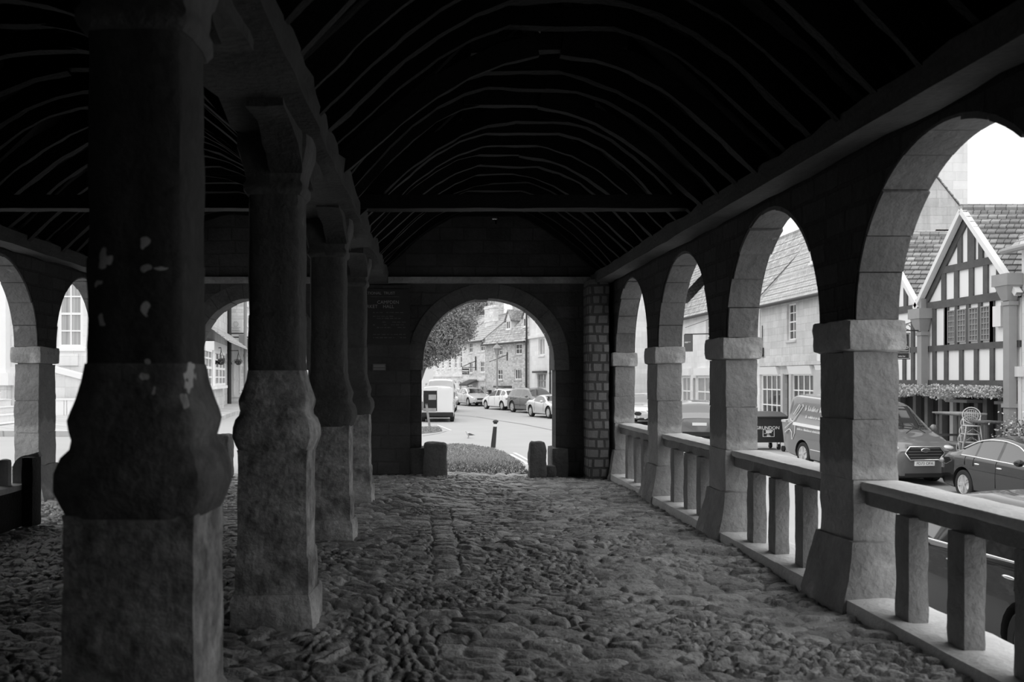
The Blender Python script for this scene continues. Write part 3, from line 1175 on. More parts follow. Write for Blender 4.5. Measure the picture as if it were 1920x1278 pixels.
def slab(poly, lift, thick, m, name, kind, label=None, cat=None, step=1.0, edge_m=None, parent=None):
    """a flat patch laid on the ground, following it"""
    bm = bmesh.new()
    vs = [bm.verts.new((p[0], p[1], 0)) for p in poly]
    bm.faces.new(vs)
    bmesh.ops.triangulate(bm, faces=bm.faces[:])
    for _ in range(6):
        es = [e for e in bm.edges if e.calc_length() > step]
        if not es:
            break
        bmesh.ops.subdivide_edges(bm, edges=es, cuts=1)
        bmesh.ops.triangulate(bm, faces=bm.faces[:])
    bmesh.ops.recalc_face_normals(bm, faces=bm.faces[:])
    if bm.faces[:] and bm.faces[:][0].normal.z < 0:
        bmesh.ops.reverse_faces(bm, faces=bm.faces[:])
    for v in bm.verts:
        v.co.z = ground(v.co.x, v.co.y) + lift
    if thick:
        r = bmesh.ops.extrude_face_region(bm, geom=bm.faces[:])
        for v in [g for g in r['geom'] if isinstance(g, bmesh.types.BMVert)]:
            pass
        low = [v for v in bm.verts if v not in set(g for g in r['geom'] if isinstance(g, bmesh.types.BMVert))]
        for v in low:
            v.co.z -= thick
    me = bpy.data.meshes.new(name)
    bm.to_mesh(me)
    bm.free()
    me.materials.append(m)
    o = bpy.data.objects.new(name, me)
    COL.objects.link(o)
    if parent:
        o.parent = parent
        return o
    return props(o, label, cat, None, kind)


# pavements
slab([(-40, 20.4), (-8.6, 21.0), (-7.0, 21.8), (-6.15, 24), (-6.9, 34), (-9.6, 55), (-30, 56), (-40, 50)], .13, .3, m_paving, 'pavement', 'structure',
     'raised flagged pavement before the shops on the left', None, 1.5)
slab([(13.3, -10), (40, -10), (40, 60), (13.3, 60)], .10, .3, m_paving, 'pavement', 'structure', 'flagged pavement before the shops on the right', None, 2.0)
slab([(9.6, 52), (8.6, 57), (6.2, 66), (4.2, 77), (14, 80), (18, 60)], .10, .3, m_paving, 'pavement', 'structure', 'pavement before the far stone houses', None, 2.0)

# grass verge beyond the far arch: outline taken where it meets the road
edge = [hit(838, 834), hit(858, 832.5), hit(882, 834), hit(905, 838), hit(925, 841), hit(945, 848), hit(965, 860), hit(978, 872), hit(985, 884)]
gpoly = [(-1.2, 15.25), (-1.4, 22), (-.6, 30.5)] + [(p.x, p.y) for p in edge] + [(1.75, 15.25)]
verge = slab(gpoly, .025, 0, m_grass, 'grass', 'stuff', 'sloping grass verge beyond the far arch', 'grass', .6)
e2 = [hit(822, 801.5), hit(828, 806), hit(829, 808.5), hit(815, 811), hit(790, 813)]
gp2 = [(p.x, p.y) for p in e2] + [(e2[-1].x - 2, e2[-1].y), (e2[0].x - 3.5, e2[0].y)]
verge2 = slab(gp2, .04, .1, m_grass, 'grass', 'stuff', 'small grass patch around the leaning post', 'grass', .6)


def blades(verge_, poly, n, seed, h=.05):
    rr = random.Random(seed)
    xs = [p[0] for p in poly]
    ys = [p[1] for p in poly]
    b = MB()

    def inside(x, y):
        c = False
        for i in range(len(poly)):
            x0, y0 = poly[i - 1]
            x1, y1 = poly[i]
            if (y0 > y) != (y1 > y) and x < (x1 - x0) * (y - y0) / (y1 - y0) + x0:
                c = not c
        return c
    k = 0
    while k < n:
        x, y = rr.uniform(min(xs), max(xs)), rr.uniform(min(ys), max(ys))
        k += 1
        if not inside(x, y):
            continue
        z = ground(x, y) + .02
        a = rr.uniform(0, 2 * PI)
        w = .012 + .01 * rr.random()
        hh = h * rr.uniform(.5, 1.3)
        lx, ly = rr.uniform(-.04, .04), rr.uniform(-.04, .04)
        b.add([(x - w * math.cos(a), y - w * math.sin(a), z), (x + w * math.cos(a), y + w * math.sin(a), z), (x + lx, y + ly, z + hh)], [(0, 1, 2)])
    b.build('blades', m_blade, verge_)


blades(verge, gpoly, 22000, 3)
blades(verge2, gp2, 4000, 4, .07)


def stripe(px_pts, w, m, name, label, lift=.012):
    pts = [hit(*p) for p in px_pts]
    fine = []
    for a, c in zip(pts, pts[1:]):
        n = max(2, int((c - a).length / .5))
        fine += [a.lerp(c, k / n) for k in range(n)]
    fine.append(pts[-1])
    b = MB()
    rows = []
    for i, p in enumerate(fine):
        d = fine[min(i + 1, len(fine) - 1)] - fine[max(i - 1, 0)]
        s = Vector((-d.y, d.x, 0)).normalized() * w / 2
        for q in (p - s, p + s):
            rows.append((q.x, q.y, ground(q.x, q.y) + lift))
    f = [(2 * i, 2 * i + 1, 2 * i + 3, 2 * i + 2) for i in range(len(fine) - 1)]
    b.add(rows, f)
    o = b.build(name, m)
    return props(o, label, None, None, 'structure')


stripe([(964, 849), (976, 855), (992, 864), (1010, 874)], .11, m_mark, 'road_marking', 'upper line of the double line on the road right of the bollard')
stripe([(958, 852), (970, 859), (986, 868), (1004, 879)], .11, m_mark, 'road_marking', 'lower line of the double line on the road right of the bollard')
stripe([(793, 817), (818, 813), (836, 808)], .12, m_kerbst, 'kerb_line', 'kerb edge of the small grass patch on the left')
stripe([(800, 798), (820, 797), (846, 807)], .10, m_mark, 'road_marking', 'pale line on the road beside the small grass patch')
stripe([(893, 781), (940, 789), (985, 796), (1040, 807)], .09, m_tar, 'tar_joint', 'dark tar joint running across the road')
stripe([(845, 777), (890, 781)], .08, m_tar, 'tar_joint', 'short dark tar joint on the road behind the white van')

# ================================================================== BUILDINGS
class House:
    """a building with its street face from p0 (left in view) to p1 (right in view); local x along the face,
    y into the building, z up"""

    def __init__(self, name, label, cat, p0, p1, zbase, group=None):
        self.p0, self.p1 = Vector((p0[0], p0[1], zbase)), Vector((p1[0], p1[1], zbase))
        d = self.p1 - self.p0
        self.L = d.length
        self.rot = math.atan2(d.y, d.x)
        self.root = thing(name, label, cat, tuple(self.p0), self.rot, group)
        self.n = Vector((math.sin(self.rot), -math.cos(self.rot), 0))
        self.inv = (Matrix.Translation(self.p0) @ Matrix.Rotation(self.rot, 4, 'Z')).inverted()
        self.holes = []

    def loc(self, px, py, depth=0.0):
        """pixel -> (x, z) on the plane `depth` behind the street face"""
        q = on_plane(px, py, self.p0 - self.n * depth, self.n)
        q = self.inv @ q
        return q.x, q.z

    def rect(self, x0, y0, x1, y1, depth=0.0):
        cx, cy = (x0 + x1) / 2, (y0 + y1) / 2
        a, _ = self.loc(x0, cy, depth)
        b, _ = self.loc(x1, cy, depth)
        _, zt = self.loc(cx, y0, depth)
        _, zb = self.loc(cx, y1, depth)
        return a, b, zb, zt

    def face(self, name, m, u0, u1, z0, z1, depth_to, top=None, y=0.0, back=True):
        """street wall with openings cut (self.holes), and the plain block behind it"""
        hs = [h for h in self.holes if h[0] < u1 and h[1] > u0 and h[2] < z1 and h[3] > z0]
        us = sorted({u0, u1} | {min(max(v, u0), u1) for h in hs for v in h[:2]})
        zs = sorted({z0, z1} | {min(max(v, z0), z1) for h in hs for v in h[2:4]})
        b = MB()
        for a, c in zip(us, us[1:]):
            for e, g in zip(zs, zs[1:]):
                mu, mz = (a + c) / 2, (e + g) / 2
                if any(h[0] < mu < h[1] and h[2] < mz < h[3] for h in hs):
                    continue
                b.add([(a, y, e), (c, y, e), (c, y, g), (a, y, g)], [(0, 1, 2, 3)])
        rv = .22
        for h in hs:
            a, c, e, g = max(h[0], u0), min(h[1], u1), max(h[2], z0), min(h[3], z1)
            b.add([(a, y, e), (c, y, e), (c, y, g), (a, y, g), (a, y + rv, e), (c, y + rv, e), (c, y + rv, g), (a, y + rv, g)],
                  [(0, 4, 7, 3), (1, 2, 6, 5), (0, 1, 5, 4), (3, 7, 6, 2)])
        # block behind
        b.add([(u0, y, z0), (u1, y, z0), (u1, depth_to, z0), (u0, depth_to, z0), (u0, y, z1), (u1, y, z1), (u1, depth_to, z1), (u0, depth_to, z1)],
              [(1, 2, 6, 5), (2, 3, 7, 6), (3, 0, 4, 7), (4, 5, 6, 7)])
        return b.build(name, m, self.root)

    def window(self, r, cols, rows, frame=m_frame, glass=m_glass, set_=.10, bar=.035, fw=.06, sill=True, name='window', y=0.0, m_sill=None, hole=True):
        """r = (u0, u1, z0, z1); frame with glazing bars, the panes a mesh of their own"""
        u0, u1, z0, z1 = r
        if hole:
            self.holes.append(r)
        b = MB()
        ya, yb = y + set_ - .03, y + set_ + .05
        b.box(u0, u0 + fw, ya, yb, z0, z1)
        b.box(u1 - fw, u1, ya, yb, z0, z1)
        b.box(u0 + fw, u1 - fw, ya, yb, z0, z0 + fw)
        b.box(u0 + fw, u1 - fw, ya, yb, z1 - fw, z1)
        for i in range(1, cols):
            u = u0 + (u1 - u0) * i / cols
            b.box(u - bar / 2, u + bar / 2, ya + .01, yb, z0 + fw, z1 - fw)
        for j in range(1, rows):
            z = z0 + (z1 - z0) * j / rows
            k = bar * (1.6 if (rows == 4 and j == 2) else 1)
            b.box(u0 + fw, u1 - fw, ya + .012, yb + .002, z - k / 2, z + k / 2)
        w = b.build(name, frame, self.root)
        g = MB()
        g.box(u0 + .01, u1 - .01, y + set_ + .015, y + set_ + .03, z0 + .01, z1 - .01)
        g.build('panes', glass, w)
        if sill:
            s = MB()
            s.box(u0 - .08, u1 + .08, y - .07, y + .10, z0 - .10, z0 - .005)
            s.build('sill', m_sill or m_frame, w)
        return w

    def part(self, name, m, smooth=None):
        return _Part(self, name, m, smooth)

    def roof(self, name, m, u0, u1, z_eave, run, rise, over=.25, rows=None, y0=0.0, both=True, verge=.0):
        """pitched roof, ridge along the face; courses of slates as real steps"""
        b = MB()
        n = rows or max(6, int(math.hypot(run, rise) / .3))
        sides = [(1, y0)] + ([(-1, y0 + 2 * run)] if both else [])
        for sgn, yb in sides:
            for k in range(n):
                t0, t1 = k / n, (k + 1) / n
                ya, yc = -over + (run + over) * t0, -over + (run + over) * t1
                za, zc = z_eave - over * rise / run + (rise + over * rise / run) * t0, z_eave - over * rise / run + (rise + over * rise / run) * t1
                ya, yc = yb + sgn * ya, yb + sgn * yc
                th = .05
                v = [(u0, ya, za), (u1, ya, za), (u1, yc, zc - .02), (u0, yc, zc - .02), (u0, ya, za + th), (u1, ya, za + th), (u1, yc, zc + .01), (u0, yc, zc + .01)]
                b.hexa(v if sgn > 0 else [v[1], v[0], v[3], v[2], v[5], v[4], v[7], v[6]])
        b.tube([(u0, y0 + run, z_eave + rise + .02), (u1, y0 + run, z_eave + rise + .02)], .1, 8)
        return b.build(name, m, self.root)

    def gables(self, name, m, us, z_eave, run, rise, y0=0.0, th=.3):
        for u in us:
            b = MB()
            b.prism([(y0, z_eave - .05), (y0 + 2 * run, z_eave - .05), (y0 + run, z_eave + rise - .06)], lambda a, c, d: (d, a, c), u, u + th)
            b.build(name, m, self.root)

    def chimney(self, u0, u1, y0, y1, z0, z1, m, pots=2):
        b = MB()
        b.box(u0, u1, y0, y1, z0, z1 - .25)
        b.box(u0 - .06, u1 + .06, y0 - .06, y1 + .06, z1 - .25, z1 - .12)
        b.box(u0 - .02, u1 + .02, y0 - .02, y1 + .02, z1 - .12, z1)
        b.box(u0 - .05, u1 + .05, y0 - .05, y1 + .05, z0 + (z1 - z0) * .38, z0 + (z1 - z0) * .38 + .1)
        c = b.build('chimney', m, self.root)
        for k in range(pots):
            p = MB()
            u = u0 + (u1 - u0) * (k + .5) / pots
            p.lathe([(.13, z1), (.11, z1 + .1), (.10, z1 + .4), (.13, z1 + .45)], 10, (u, (y0 + y1) / 2, 0))
            p.build('chimney_pot', m_pot, c, True)
        return c

    def pipe(self, u, z0, z1, r=.05, m=None, y=-.08, name='downpipe'):
        b = MB()
        b.tube([(u, y, z0), (u, y, z1)], r, 8)
        for z in (z0 + (z1 - z0) * .3, z0 + (z1 - z0) * .7):
            b.tube([(u, y, z - .05), (u, y, z + .05)], r * 1.35, 8)
        return b.build(name, m or m_downpipe, self.root, .6)


class _Part(MB):
    def __init__(self, h, name, m, smooth):
        super().__init__()
        self._h, self._n, self._m, self._s = h, name, m, smooth

    def done(self, parent=None):
        return self.build(self._n, self._m, parent or self._h.root, self._s)


m_pot = mat('chimney_pot_clay', .38, .9, (6, .2))

# ---------------------------------------------------------------- right-hand street, face along X = 15
XS = 15.0


def RH(name, label, cat, ya, yb, zb=-1.1):
    return House(name, label, cat, (XS, ya), (XS, yb), zb)


# ---- half timbered restaurant, two gables
h = RH('timber_framed_house', 'black and white timber framed house with two steep gables', 'house', 32.3, 23.0)
ZB = h.p0.z
uF, uN = 4.7, 9.3            # the nearer gable spans these
zE = EYE + 2.15 - ZB
zA = EYE + 4.62 - ZB
zJ = EYE - .2 - ZB
b = h.part('plaster_wall', m_white)
b.box(0, 9.25, .02, 8, zJ, zE)
b.prism([(uF, zE - .02), (uN, zE - .02), ((uF + uN) / 2, zA - .1)], lambda a, c, d: (a, d, c), .02, .3)
b.prism([(0, zE - .02), (uF, zE - .02), (uF / 2, zA - .1)], lambda a, c, d: (a, d, c), .02, .3)
b.done()


for nm, z, w, u0, u1 in (('tie_timber', zE + .02, .22, 0, 9.25), ('rail_timber', h.loc(1790, 651)[1], .17, 0, 9.25), ('jetty_timber', zJ + .06, .18, 0, 9.25)):
    b = h.part(nm, m_beam)
    b.box(u0, u1, {'t': -.04, 'r': -.036, 'j': -.045}[nm[0]], .06, z - w / 2, z + w / 2)
    b.done()
_, zc = h.loc(1815, 497)
k = (zA - zc) / (zA - zE)
for c in ((uF + uN) / 2, uF / 2):
    b = h.part('collar_timber', m_beam)
    b.box(c - 2.3 * k, c + 2.3 * k, -.037, .06, zc - .10, zc + .10)
    b.done()
_, zr = h.loc(1790, 651)
# upright studs, from their places along the wall
lower = [1696, 1712, 1752.5, 1774.5, 1803, 1831, 1861, 1893]
upper = [1712, 1752, 1774.5, 1861, 1893]
gable_lo = [1770, 1794, 1822, 1849, 1874]
gable_up = [1800.5, 1822, 1840]
def stud(name, u, w, z0, z1):
    q = h.part(name, m_beam)
    q.box(u - w, u + w, -.03, .06, z0, z1)
    q.done()


for px in lower:
    stud('stud_timber', h.loc(px, 690)[0], .085, zJ, zr)
for px in upper:
    stud('stud_timber', h.loc(px, 620)[0], .09, zr, zE)
for u in (.1, 1.15, 2.2):
    stud('stud_timber', u, .085, zJ, zr)
    stud('stud_timber', u, .085, zr, zE)
cN = (uF + uN) / 2
for px in gable_lo:
    u, _ = h.loc(px, 540)
    top = min(zc, zA - abs(u - cN) / 2.3 * (zA - zE) - .1)
    stud('gable_stud', u, .1, zE, top)
    stud('gable_stud', u - uF, .1, zE, top)
for px, w in zip(gable_up, (.1, .16, .1)):
    u, _ = h.loc(px, 450)
    top = zA - abs(u - cN) / 2.3 * (zA - zE) - .1
    stud('gable_stud', u, w, zc, top)
    stud('gable_stud', u - uF, w, zc, top)
for c, nm in ((cN, 'near'), (uF / 2, 'far')):
    for s in (-1, 1):
        b = h.part('gable_rafter', m_beam)
        b.beam((c + s * 2.2, -.0, zE + .06), (c, -.0, zA - .16), .08, .2, (s * (zA - zE), 0, 2.3))
        b.done()
        b = h.part('bargeboard', m_cream)
        b.beam((c + s * 2.42, -.16, zE - .02), (c, -.16, zA + .06), .16, .13, (s * (zA - zE), 0, 2.3))
        b.done()
        # roof slope running back from the gable
        b = h.part('roof_slope', m_tile2)
        n = 16
        L_ = (zA - zE) / 2.3
        for k in range(n):
            t0, t1 = k / n, (k + 1) / n
            ua, ub = c + s * 2.45 * (1 - t0), c + s * 2.45 * (1 - t1)
            za, zb = zA + .1 - 2.45 * (1 - t0) * L_, zA + .1 - 2.45 * (1 - t1) * L_
            if s > 0 or True:
                v = [(ua, -.22, za), (ub, -.22, zb - .03), (ub, 7.5, zb - .03), (ua, 7.5, za), (ua, -.22, za + .07), (ub, -.22, zb + .02), (ub, 7.5, zb + .02), (ua, 7.5, za + .07)]
                b.hexa(v if s < 0 else [v[1], v[0], v[3], v[2], v[5], v[4], v[7], v[6]])
        b.done()
    b = h.part('ridge_tiles', m_tile)
    b.tube([(c, -.2, zA + .13), (c, 7.5, zA + .13)], .12, 8)
    b.done()
b = h.part('valley_lead', m_lead)
b.box(uF - .25, uF + .25, -.2, .1, zE - .15, zE + .25)
b.done()
# leaded window of four lights
wr = [h.rect(1779, 586, 1792, 649), h.rect(1797, 584, 1813, 647), h.rect(1819, 581, 1836, 644), h.rect(1841, 578, 1858, 642)]
for r in wr:
    r = (r[0], r[1], zr + .14, zE - .2)
    h.window(r, 3, 6, m_dframe, m_glass2, -.015, .025, .03, False, 'leaded_window', hole=False)
for px in (1776, 1794.5, 1816, 1838.5, 1861):
    stud('window_mullion', h.loc(px, 610)[0], .075, zr, zE)
# shopfront below the jetty
b = h.part('shopfront', m_dark)
b.box(0, 9.25, .9, 8, 0, zJ)
b.done()
for px in (1690, 1719, 1741, 1768, 1795, 1808, 1835, 1852, 1880):
    u, _ = h.loc(px, 780, .8)
    b = h.part('shopfront_post', m_woodd)
    b.box(u - .09, u + .09, .72, .9, 0, zJ)
    b.done()
for (x0, x1) in ((1757, 1766), (1778, 1793), (1840, 1846)):
    r = h.rect(x0, 745, x1, 800, .8)
    b = h.part('shop_panel', m_shop)
    b.box(r[0], r[1], .84, .9, .1, zJ - .3)
    b.done()
for x in (1775, 1865):
    r = h.rect(x - 22, 741, x + 18, 745, .0)
    b = h.part('shop_lintel', m_wood)
    b.box(r[0], r[1], .3, .9, zJ - .5, zJ - .42)
    b.done()
# rain hoppers and pipes
for px, z_, nm in ((1724, 590, 'far'), (1887, 527, 'near')):
    u, z = h.loc(px, z_, -.25)
    b = h.part('rain_hopper', m_lead)
    b.box(u - .35, u + .3, -.42, -.02, z - .12, z + .18)
    b.hexa([(u - .12, -.3, z - .5), (u + .12, -.3, z - .5), (u + .12, -.06, z - .5), (u - .12, -.06, z - .5),
            (u - .26, -.4, z - .12), (u + .26, -.4, z - .12), (u + .26, -.04, z - .12), (u - .26, -.04, z - .12)])
    b.done()
    b = h.part('downpipe', m_lead)
    zb_ = zJ - .02 if nm == 'far' else .1
    b.box(u - .12, u + .12, -.26, -.06, zb_, z - .5)
    for zz in (z - .62, 1.9):
        if zz > zb_:
            b.box(u - .16, u + .16, -.29, -.04, zz, zz + .1)
    b.done()
u, z = h.loc(1877, 592)
b = h.part('alarm_box', m_cream)
b.box(u - .17, u + .17, -.12, -.0, z - .28, z + .26)
b.done()
h_timber = h

# ---- stone house next on the right (nearest)
h = RH('stone_house', 'pale ashlar stone house at the right edge, beside the timber framed house', 'house', 23.0, 8.0)
h.face('wall', m_wallC, 0, 15, 0, 6.2, 8)
h.roof('roof', m_tile, -.1, 15, 6.2, 4, 4.2)
u, z = h.loc(1914, 697)
b = h.part('meter_box', m_cream)
b.box(u - .12, u + .12, -.12, 0, z - .12, z + .14)
b.box(u - .03, u + .03, -.06, 0, 0, z - .12)
b.done()
b = h.part('gutter', m_lead)
b.tube([(-.3, -.3, 5.9), (3, -.3, 5.95)], .08, 8)
b.done()

# ---- stone house with shopfront and dormer
h = RH('shop_house', 'grey stone house with white shop windows and a roof dormer', 'house', 41.2, 32.3, -1.05)
ze = EYE + .2325 * 15 - h.p0.z
h.holes = []
r = h.rect(1475.5, 569, 1492, 637)
w1 = (r[0], r[1], r[2], r[3])
h.window(w1, 2, 4, set_=.12, sill=True, m_sill=m_wallD)
r = h.rect(1542, 553, 1560, 622)
h.window(r, 2, 4, set_=.12, m_sill=m_wallD)
r = h.rect(1580, 540, 1600, 615)
h.window(r, 2, 4, set_=.12, m_sill=m_wallD)
zf = h.loc(1500, 690)[1]
for (x0, x1, nm) in ((1427.5, 1464, 'a'), (1485, 1527, 'b'), (1536, 1580, 'c')):
    r = h.rect(x0, 702, x1, 778)
    h.window((r[0], r[1], .75, zf - .22), 4, 3, set_=.06, bar=.05, fw=.08, name='shop_window', sill=True, m_sill=m_shop)
r = h.rect(1470, 703, 1482, 790)
h.holes.append((r[0], r[1], .05, zf - .25))
b = h.part('shop_door', m_iron)
b.box(r[0], r[1], .15, .2, .05, zf - .25)
b.done()
h.face('wall', m_wallD, 0, 8.9, 0, ze, 7)
b = h.part('cornice', m_wallD)
b.box(-.05, 8.9, -.16, .05, zf + .12, zf + .26)
b.box(-.05, 8.9, -.08, .05, zf + .26, zf + .5)
b.done()
for (x0, x1) in ((1423, 1460), (1481, 1524), (1533, 1580)):
    r = h.rect(x0, 690, x1, 699)
    b = h.part('fascia_board', m_signw)
    b.hexa([(r[0], -.05, zf - .24), (r[1], -.05, zf - .24), (r[1], .04, zf - .24), (r[0], .04, zf - .24), (r[0], -.14, zf + .1), (r[1], -.14, zf + .1), (r[1], .04, zf + .1), (r[0], .04, zf + .1)])
    b.done()
for px in (1468, 1483.5, 1530):
    u, _ = h.loc(px, 740)
    b = h.part('shopfront_pilaster', m_shop)
    b.box(u - .12, u + .12, -.06, .03, 0, zf - .22)
    b.done()
run, rise = 3.0, 3.75
h.roof('roof', m_pantile, 0, 8.95, ze, run, rise)
h.gables('gable_wall', m_wallD, (0.02, 8.6), ze, run, rise)
b = h.part('gutter', m_iron)
b.tube([(-.1, -.3, ze - .3), (8.9, -.3, ze - .3)], .075, 8)
b.done()
u, z = h.loc(1539.5, 669)
b = h.part('alarm_box', m_cream)
b.box(u - .12, u + .12, -.1, 0, z - .3, z + .26)
b.done()
u, z = h.loc(1431, 660)
b = h.part('junction_box', m_iron)
b.box(u - .1, u + .1, -.12, 0, z - .2, z + .2)
b.tube([(u + .02, -.05, z + .2), (u + .02, -.05, z + 1.2)], .02, 6)
b.done()
u, z = h.loc(1543, 720)
b = h.part('wall_cabinet', m_shop)
b.box(u - .3, u + .3, -.16, 0, z - .55, z + .55)
b.done()
# dormer
dp = .9                                   # how far behind the face its front stands
ua, ub, z0, z1 = h.rect(1518, 440, 1549, 494, dp)
b = h.part('dormer', m_cream)
b.box(ua, ub, dp + .06, dp + 2.4, z0, z1)
b.prism([(ua - .12, z1), (ub + .12, z1), ((ua + ub) / 2, z1 + .75)], lambda a, c, d: (a, d, c), dp + .06, dp + 2.6)
dm = b.done()
b = MB()
for s in (-1, 1):
    m_ = (ua + ub) / 2
    e = ua - .2 if s < 0 else ub + .2
    b.beam((e, dp - .05, z1 - .08), (m_, dp - .05, z1 + .85), .1, .1, (0, 0, 1))
    b.hexa([(e, dp - .1, z1 - .1), (m_, dp - .1, z1 + .82), (m_, dp + 3, z1 + .82), (e, dp + 2.4, z1 - .1), (e, dp - .1, z1 - .02), (m_, dp - .1, z1 + .9), (m_, dp + 3, z1 + .9), (e, dp + 2.4, z1 - .02)])
b.build('dormer_roof', m_pantile, dm)
h.window((ua + .1, ub - .1, z0 + .12, z1 - .05), 2, 2, set_=.0, y=dp, name='dormer_window', sill=True, hole=False)
# great chimney on the party wall, and its neighbour
c0 = h.inv @ at(1716, 460, 34.0)
c1 = h.inv @ at(1786, 311, 34.0)
h.chimney(h.inv.__matmul__(Vector((19, 34.7, 0))).x, h.inv.__matmul__(Vector((19, 33.5, 0))).x, 3.4, 4.85, 6.6, 12.5, m_wallC, 0)
b = h.part('chimney_base', m_wallC)
b.box(7.6, 8.9, 3.0, 5.2, 5.5, 7.9)
b.done()

# ---- next house up the street
h = RH('shop_house', 'pale stone shop house behind the parked hatchback, with a square dark hanging sign', 'house', 55.5, 41.25, -.85)
ze = EYE + 3.75 - h.p0.z
r = h.rect(1323.5, 598, 1337, 660)
h.window(r, 2, 4, set_=.12, m_sill=m_wallD)
r = h.rect(1380, 590, 1396, 655)
h.window(r, 2, 4, set_=.12, m_sill=m_wallD)
zf = h.loc(1300, 697)[1]
for x0, x1 in ((1278, 1294), (1306, 1334), (1350, 1385), (1395, 1418)):
    r = h.rect(x0, 700, x1, 760)
    h.window((r[0], r[1], .8, zf - .25), 2, 2, set_=.08, bar=.08, fw=.1, name='shop_window', m_sill=m_shop, glass=m_glass2)
    b = h.part('fascia_board', m_signw)
    b.box(r[0] - .15, r[1] + .15, -.14, .04, zf - .2, zf + .2)
    b.done()
r = h.rect(1299, 715, 1304, 760)
h.holes.append((r[0], r[1], .05, zf - .35))
b = h.part('shop_door', m_iron)
b.box(r[0], r[1], .15, .2, .05, zf - .35)
b.done()
h.face('wall', m_wallC, 0, 14.2, 0, ze, 7)
run, rise = 3.2, 3.5
h.roof('roof', m_tile, 0, 14.2, ze, run, rise)
h.gables('gable_wall', m_wallD, (0.02, 13.9), ze, run, rise)
b = h.part('gutter', m_iron)
b.tube([(-.1, -.3, ze - .3), (14.2, -.3, ze - .3)], .08, 8)
b.done()
cu = (h.inv @ at(1490, 450, 43.5)).x
h.chimney(12.8, 14.0, 3.2, 4.3, ze + 1.9, ze + 5.1, m_wallD, 2)
h.pipe(h.loc(1345, 640)[0], 0, ze)

# ---- and the last before the bend
h = RH('stone_house', 'pale plain stone house with a thin downpipe, seen in the farthest right arch', 'house', 75, 55.6, -.75)
ze = EYE + 4.6 - h.p0.z
h.holes = []
h.face('wall', m_wallC, 0, 19.3, 0, ze, 7)
b = h.part('string_course', m_wallC)
b.box(0, 19.3, -.12, .05, 4.55, 4.75)
b.done()
h.roof('roof', m_tile, 0, 19.3, ze, 3.2, 3.4)
h.pipe(h.loc(1200.5, 640)[0], 0, ze, .05, m_iron)

# ---------------------------------------------------------------- houses seen through the far arch
# right: tall smooth stone house
h = House('stone_house', 'tall smooth stone house with mullioned windows at the right of the far arch', 'house', (7.24, 66.5), (8.9, 56.5), -.8)
r = h.rect(1009.5, 633, 1021, 666)
h.window(r, 2, 1, m_wallC, m_glass2, .12, .14, .1, True, 'mullioned_window', m_sill=m_wallC)
r = h.rect(1007.5, 700, 1023.5, 727)
h.window(r, 3, 2, m_wood, m_glass2, .12, .1, .1, True, 'mullioned_window', m_sill=m_wallC)
h.face('wall', m_wallC, 0, h.L, 0, 9.2, 7)
b = h.part('string_course', m_wallC)
z = h.loc(1010, 630)[1]
b.box(0, h.L, -.14, .05, z - .1, z + .1)
b.done()
b = h.part('window_hood', m_beam)
r = h.rect(1005, 695, 1026, 699)
b.box(r[0], r[1], -.3, .05, r[2], r[3])
b.done()
h.roof('roof', m_tile, -.1, h.L, 9.2, 3.5, 3.8)
b = h.part('gutter', m_iron)
b.tube([(.02, -.2, 0), (.02, -.2, 9.2)], .07, 8)
b.done()
h.pipe(h.loc(1033.5, 680)[0], 0, 9.0, .06, m_iron)
h_C = h

# middle: rubble cottage with dormers
h = House('stone_cottage', 'rough stone cottage with two small dormers and four small windows, middle of the far arch', 'house', (4.52, 74.0), (7.22, 66.7), -.8)
for (x0, y0, x1, y1, c, rw) in ((966, 644, 978.5, 663.5, 2, 2), (935, 647, 942, 665.5, 2, 2), (964.5, 691.5, 977.5, 711, 3, 1), (932, 692, 942, 711.5, 2, 2)):
    h.window(h.rect(x0, y0, x1, y1), c, rw, set_=.1, bar=.05, fw=.07, m_sill=m_wallB)
r = h.rect(913.5, 731, 922, 766)
h.holes.append((r[0], r[1], .0, r[3]))
b = h.part('door', m_beam)
b.box(r[0], r[1], .15, .22, 0, r[3])
b.done()
r = h.rect(940, 723, 960, 729)
b = h.part('door_canopy', m_beam)
b.box(r[0], r[1], -.7, .03, r[2] + .1, r[3])
b.done()
ze = h.loc(950, 637)[1]
h.face('wall', m_wallB, 0, h.L, 0, ze, 8)
run, rise = 3.2, 3.0
h.roof('roof', m_tile, -.15, h.L + .05, ze, run, rise, .3)
h.gables('gable_wall', m_wallB, (0.02, h.L - .3), ze, run, rise)
for (x0, x1, y0, y1) in ((950, 958, 600, 619), (986, 991, 594, 614)):
    dp = .9
    ua, ub, z0, z1 = h.rect(x0, y0, x1, y1, dp)
    if ub - ua < .9:
        ua = ub - .9
    b = h.part('dormer', m_cream)
    b.box(ua, ub, dp + .05, dp + 2.6, z0, z1)
    b.prism([(ua - .05, z1), (ub + .05, z1), ((ua + ub) / 2, z1 + .7)], lambda a, c, d: (a, d, c), dp, dp + 3.2)
    dm = b.done()
    b = MB()
    m_ = (ua + ub) / 2
    for e in (ua - .2, ub + .2):
        b.hexa([(e, dp - .1, z1 - .12), (m_, dp - .1, z1 + .75), (m_, dp + 3.6, z1 + .75), (e, dp + 2.8, z1 - .12), (e, dp - .1, z1 - .02), (m_, dp - .1, z1 + .86), (m_, dp + 3.6, z1 + .86), (e, dp + 2.8, z1 - .02)])
    b.build('dormer_roof', m_tile2, dm)
    h.window((ua + .08, ub - .08, z0 + .1, z1 - .05), 2, 1, set_=0, y=dp, bar=.06, name='dormer_window', hole=False)
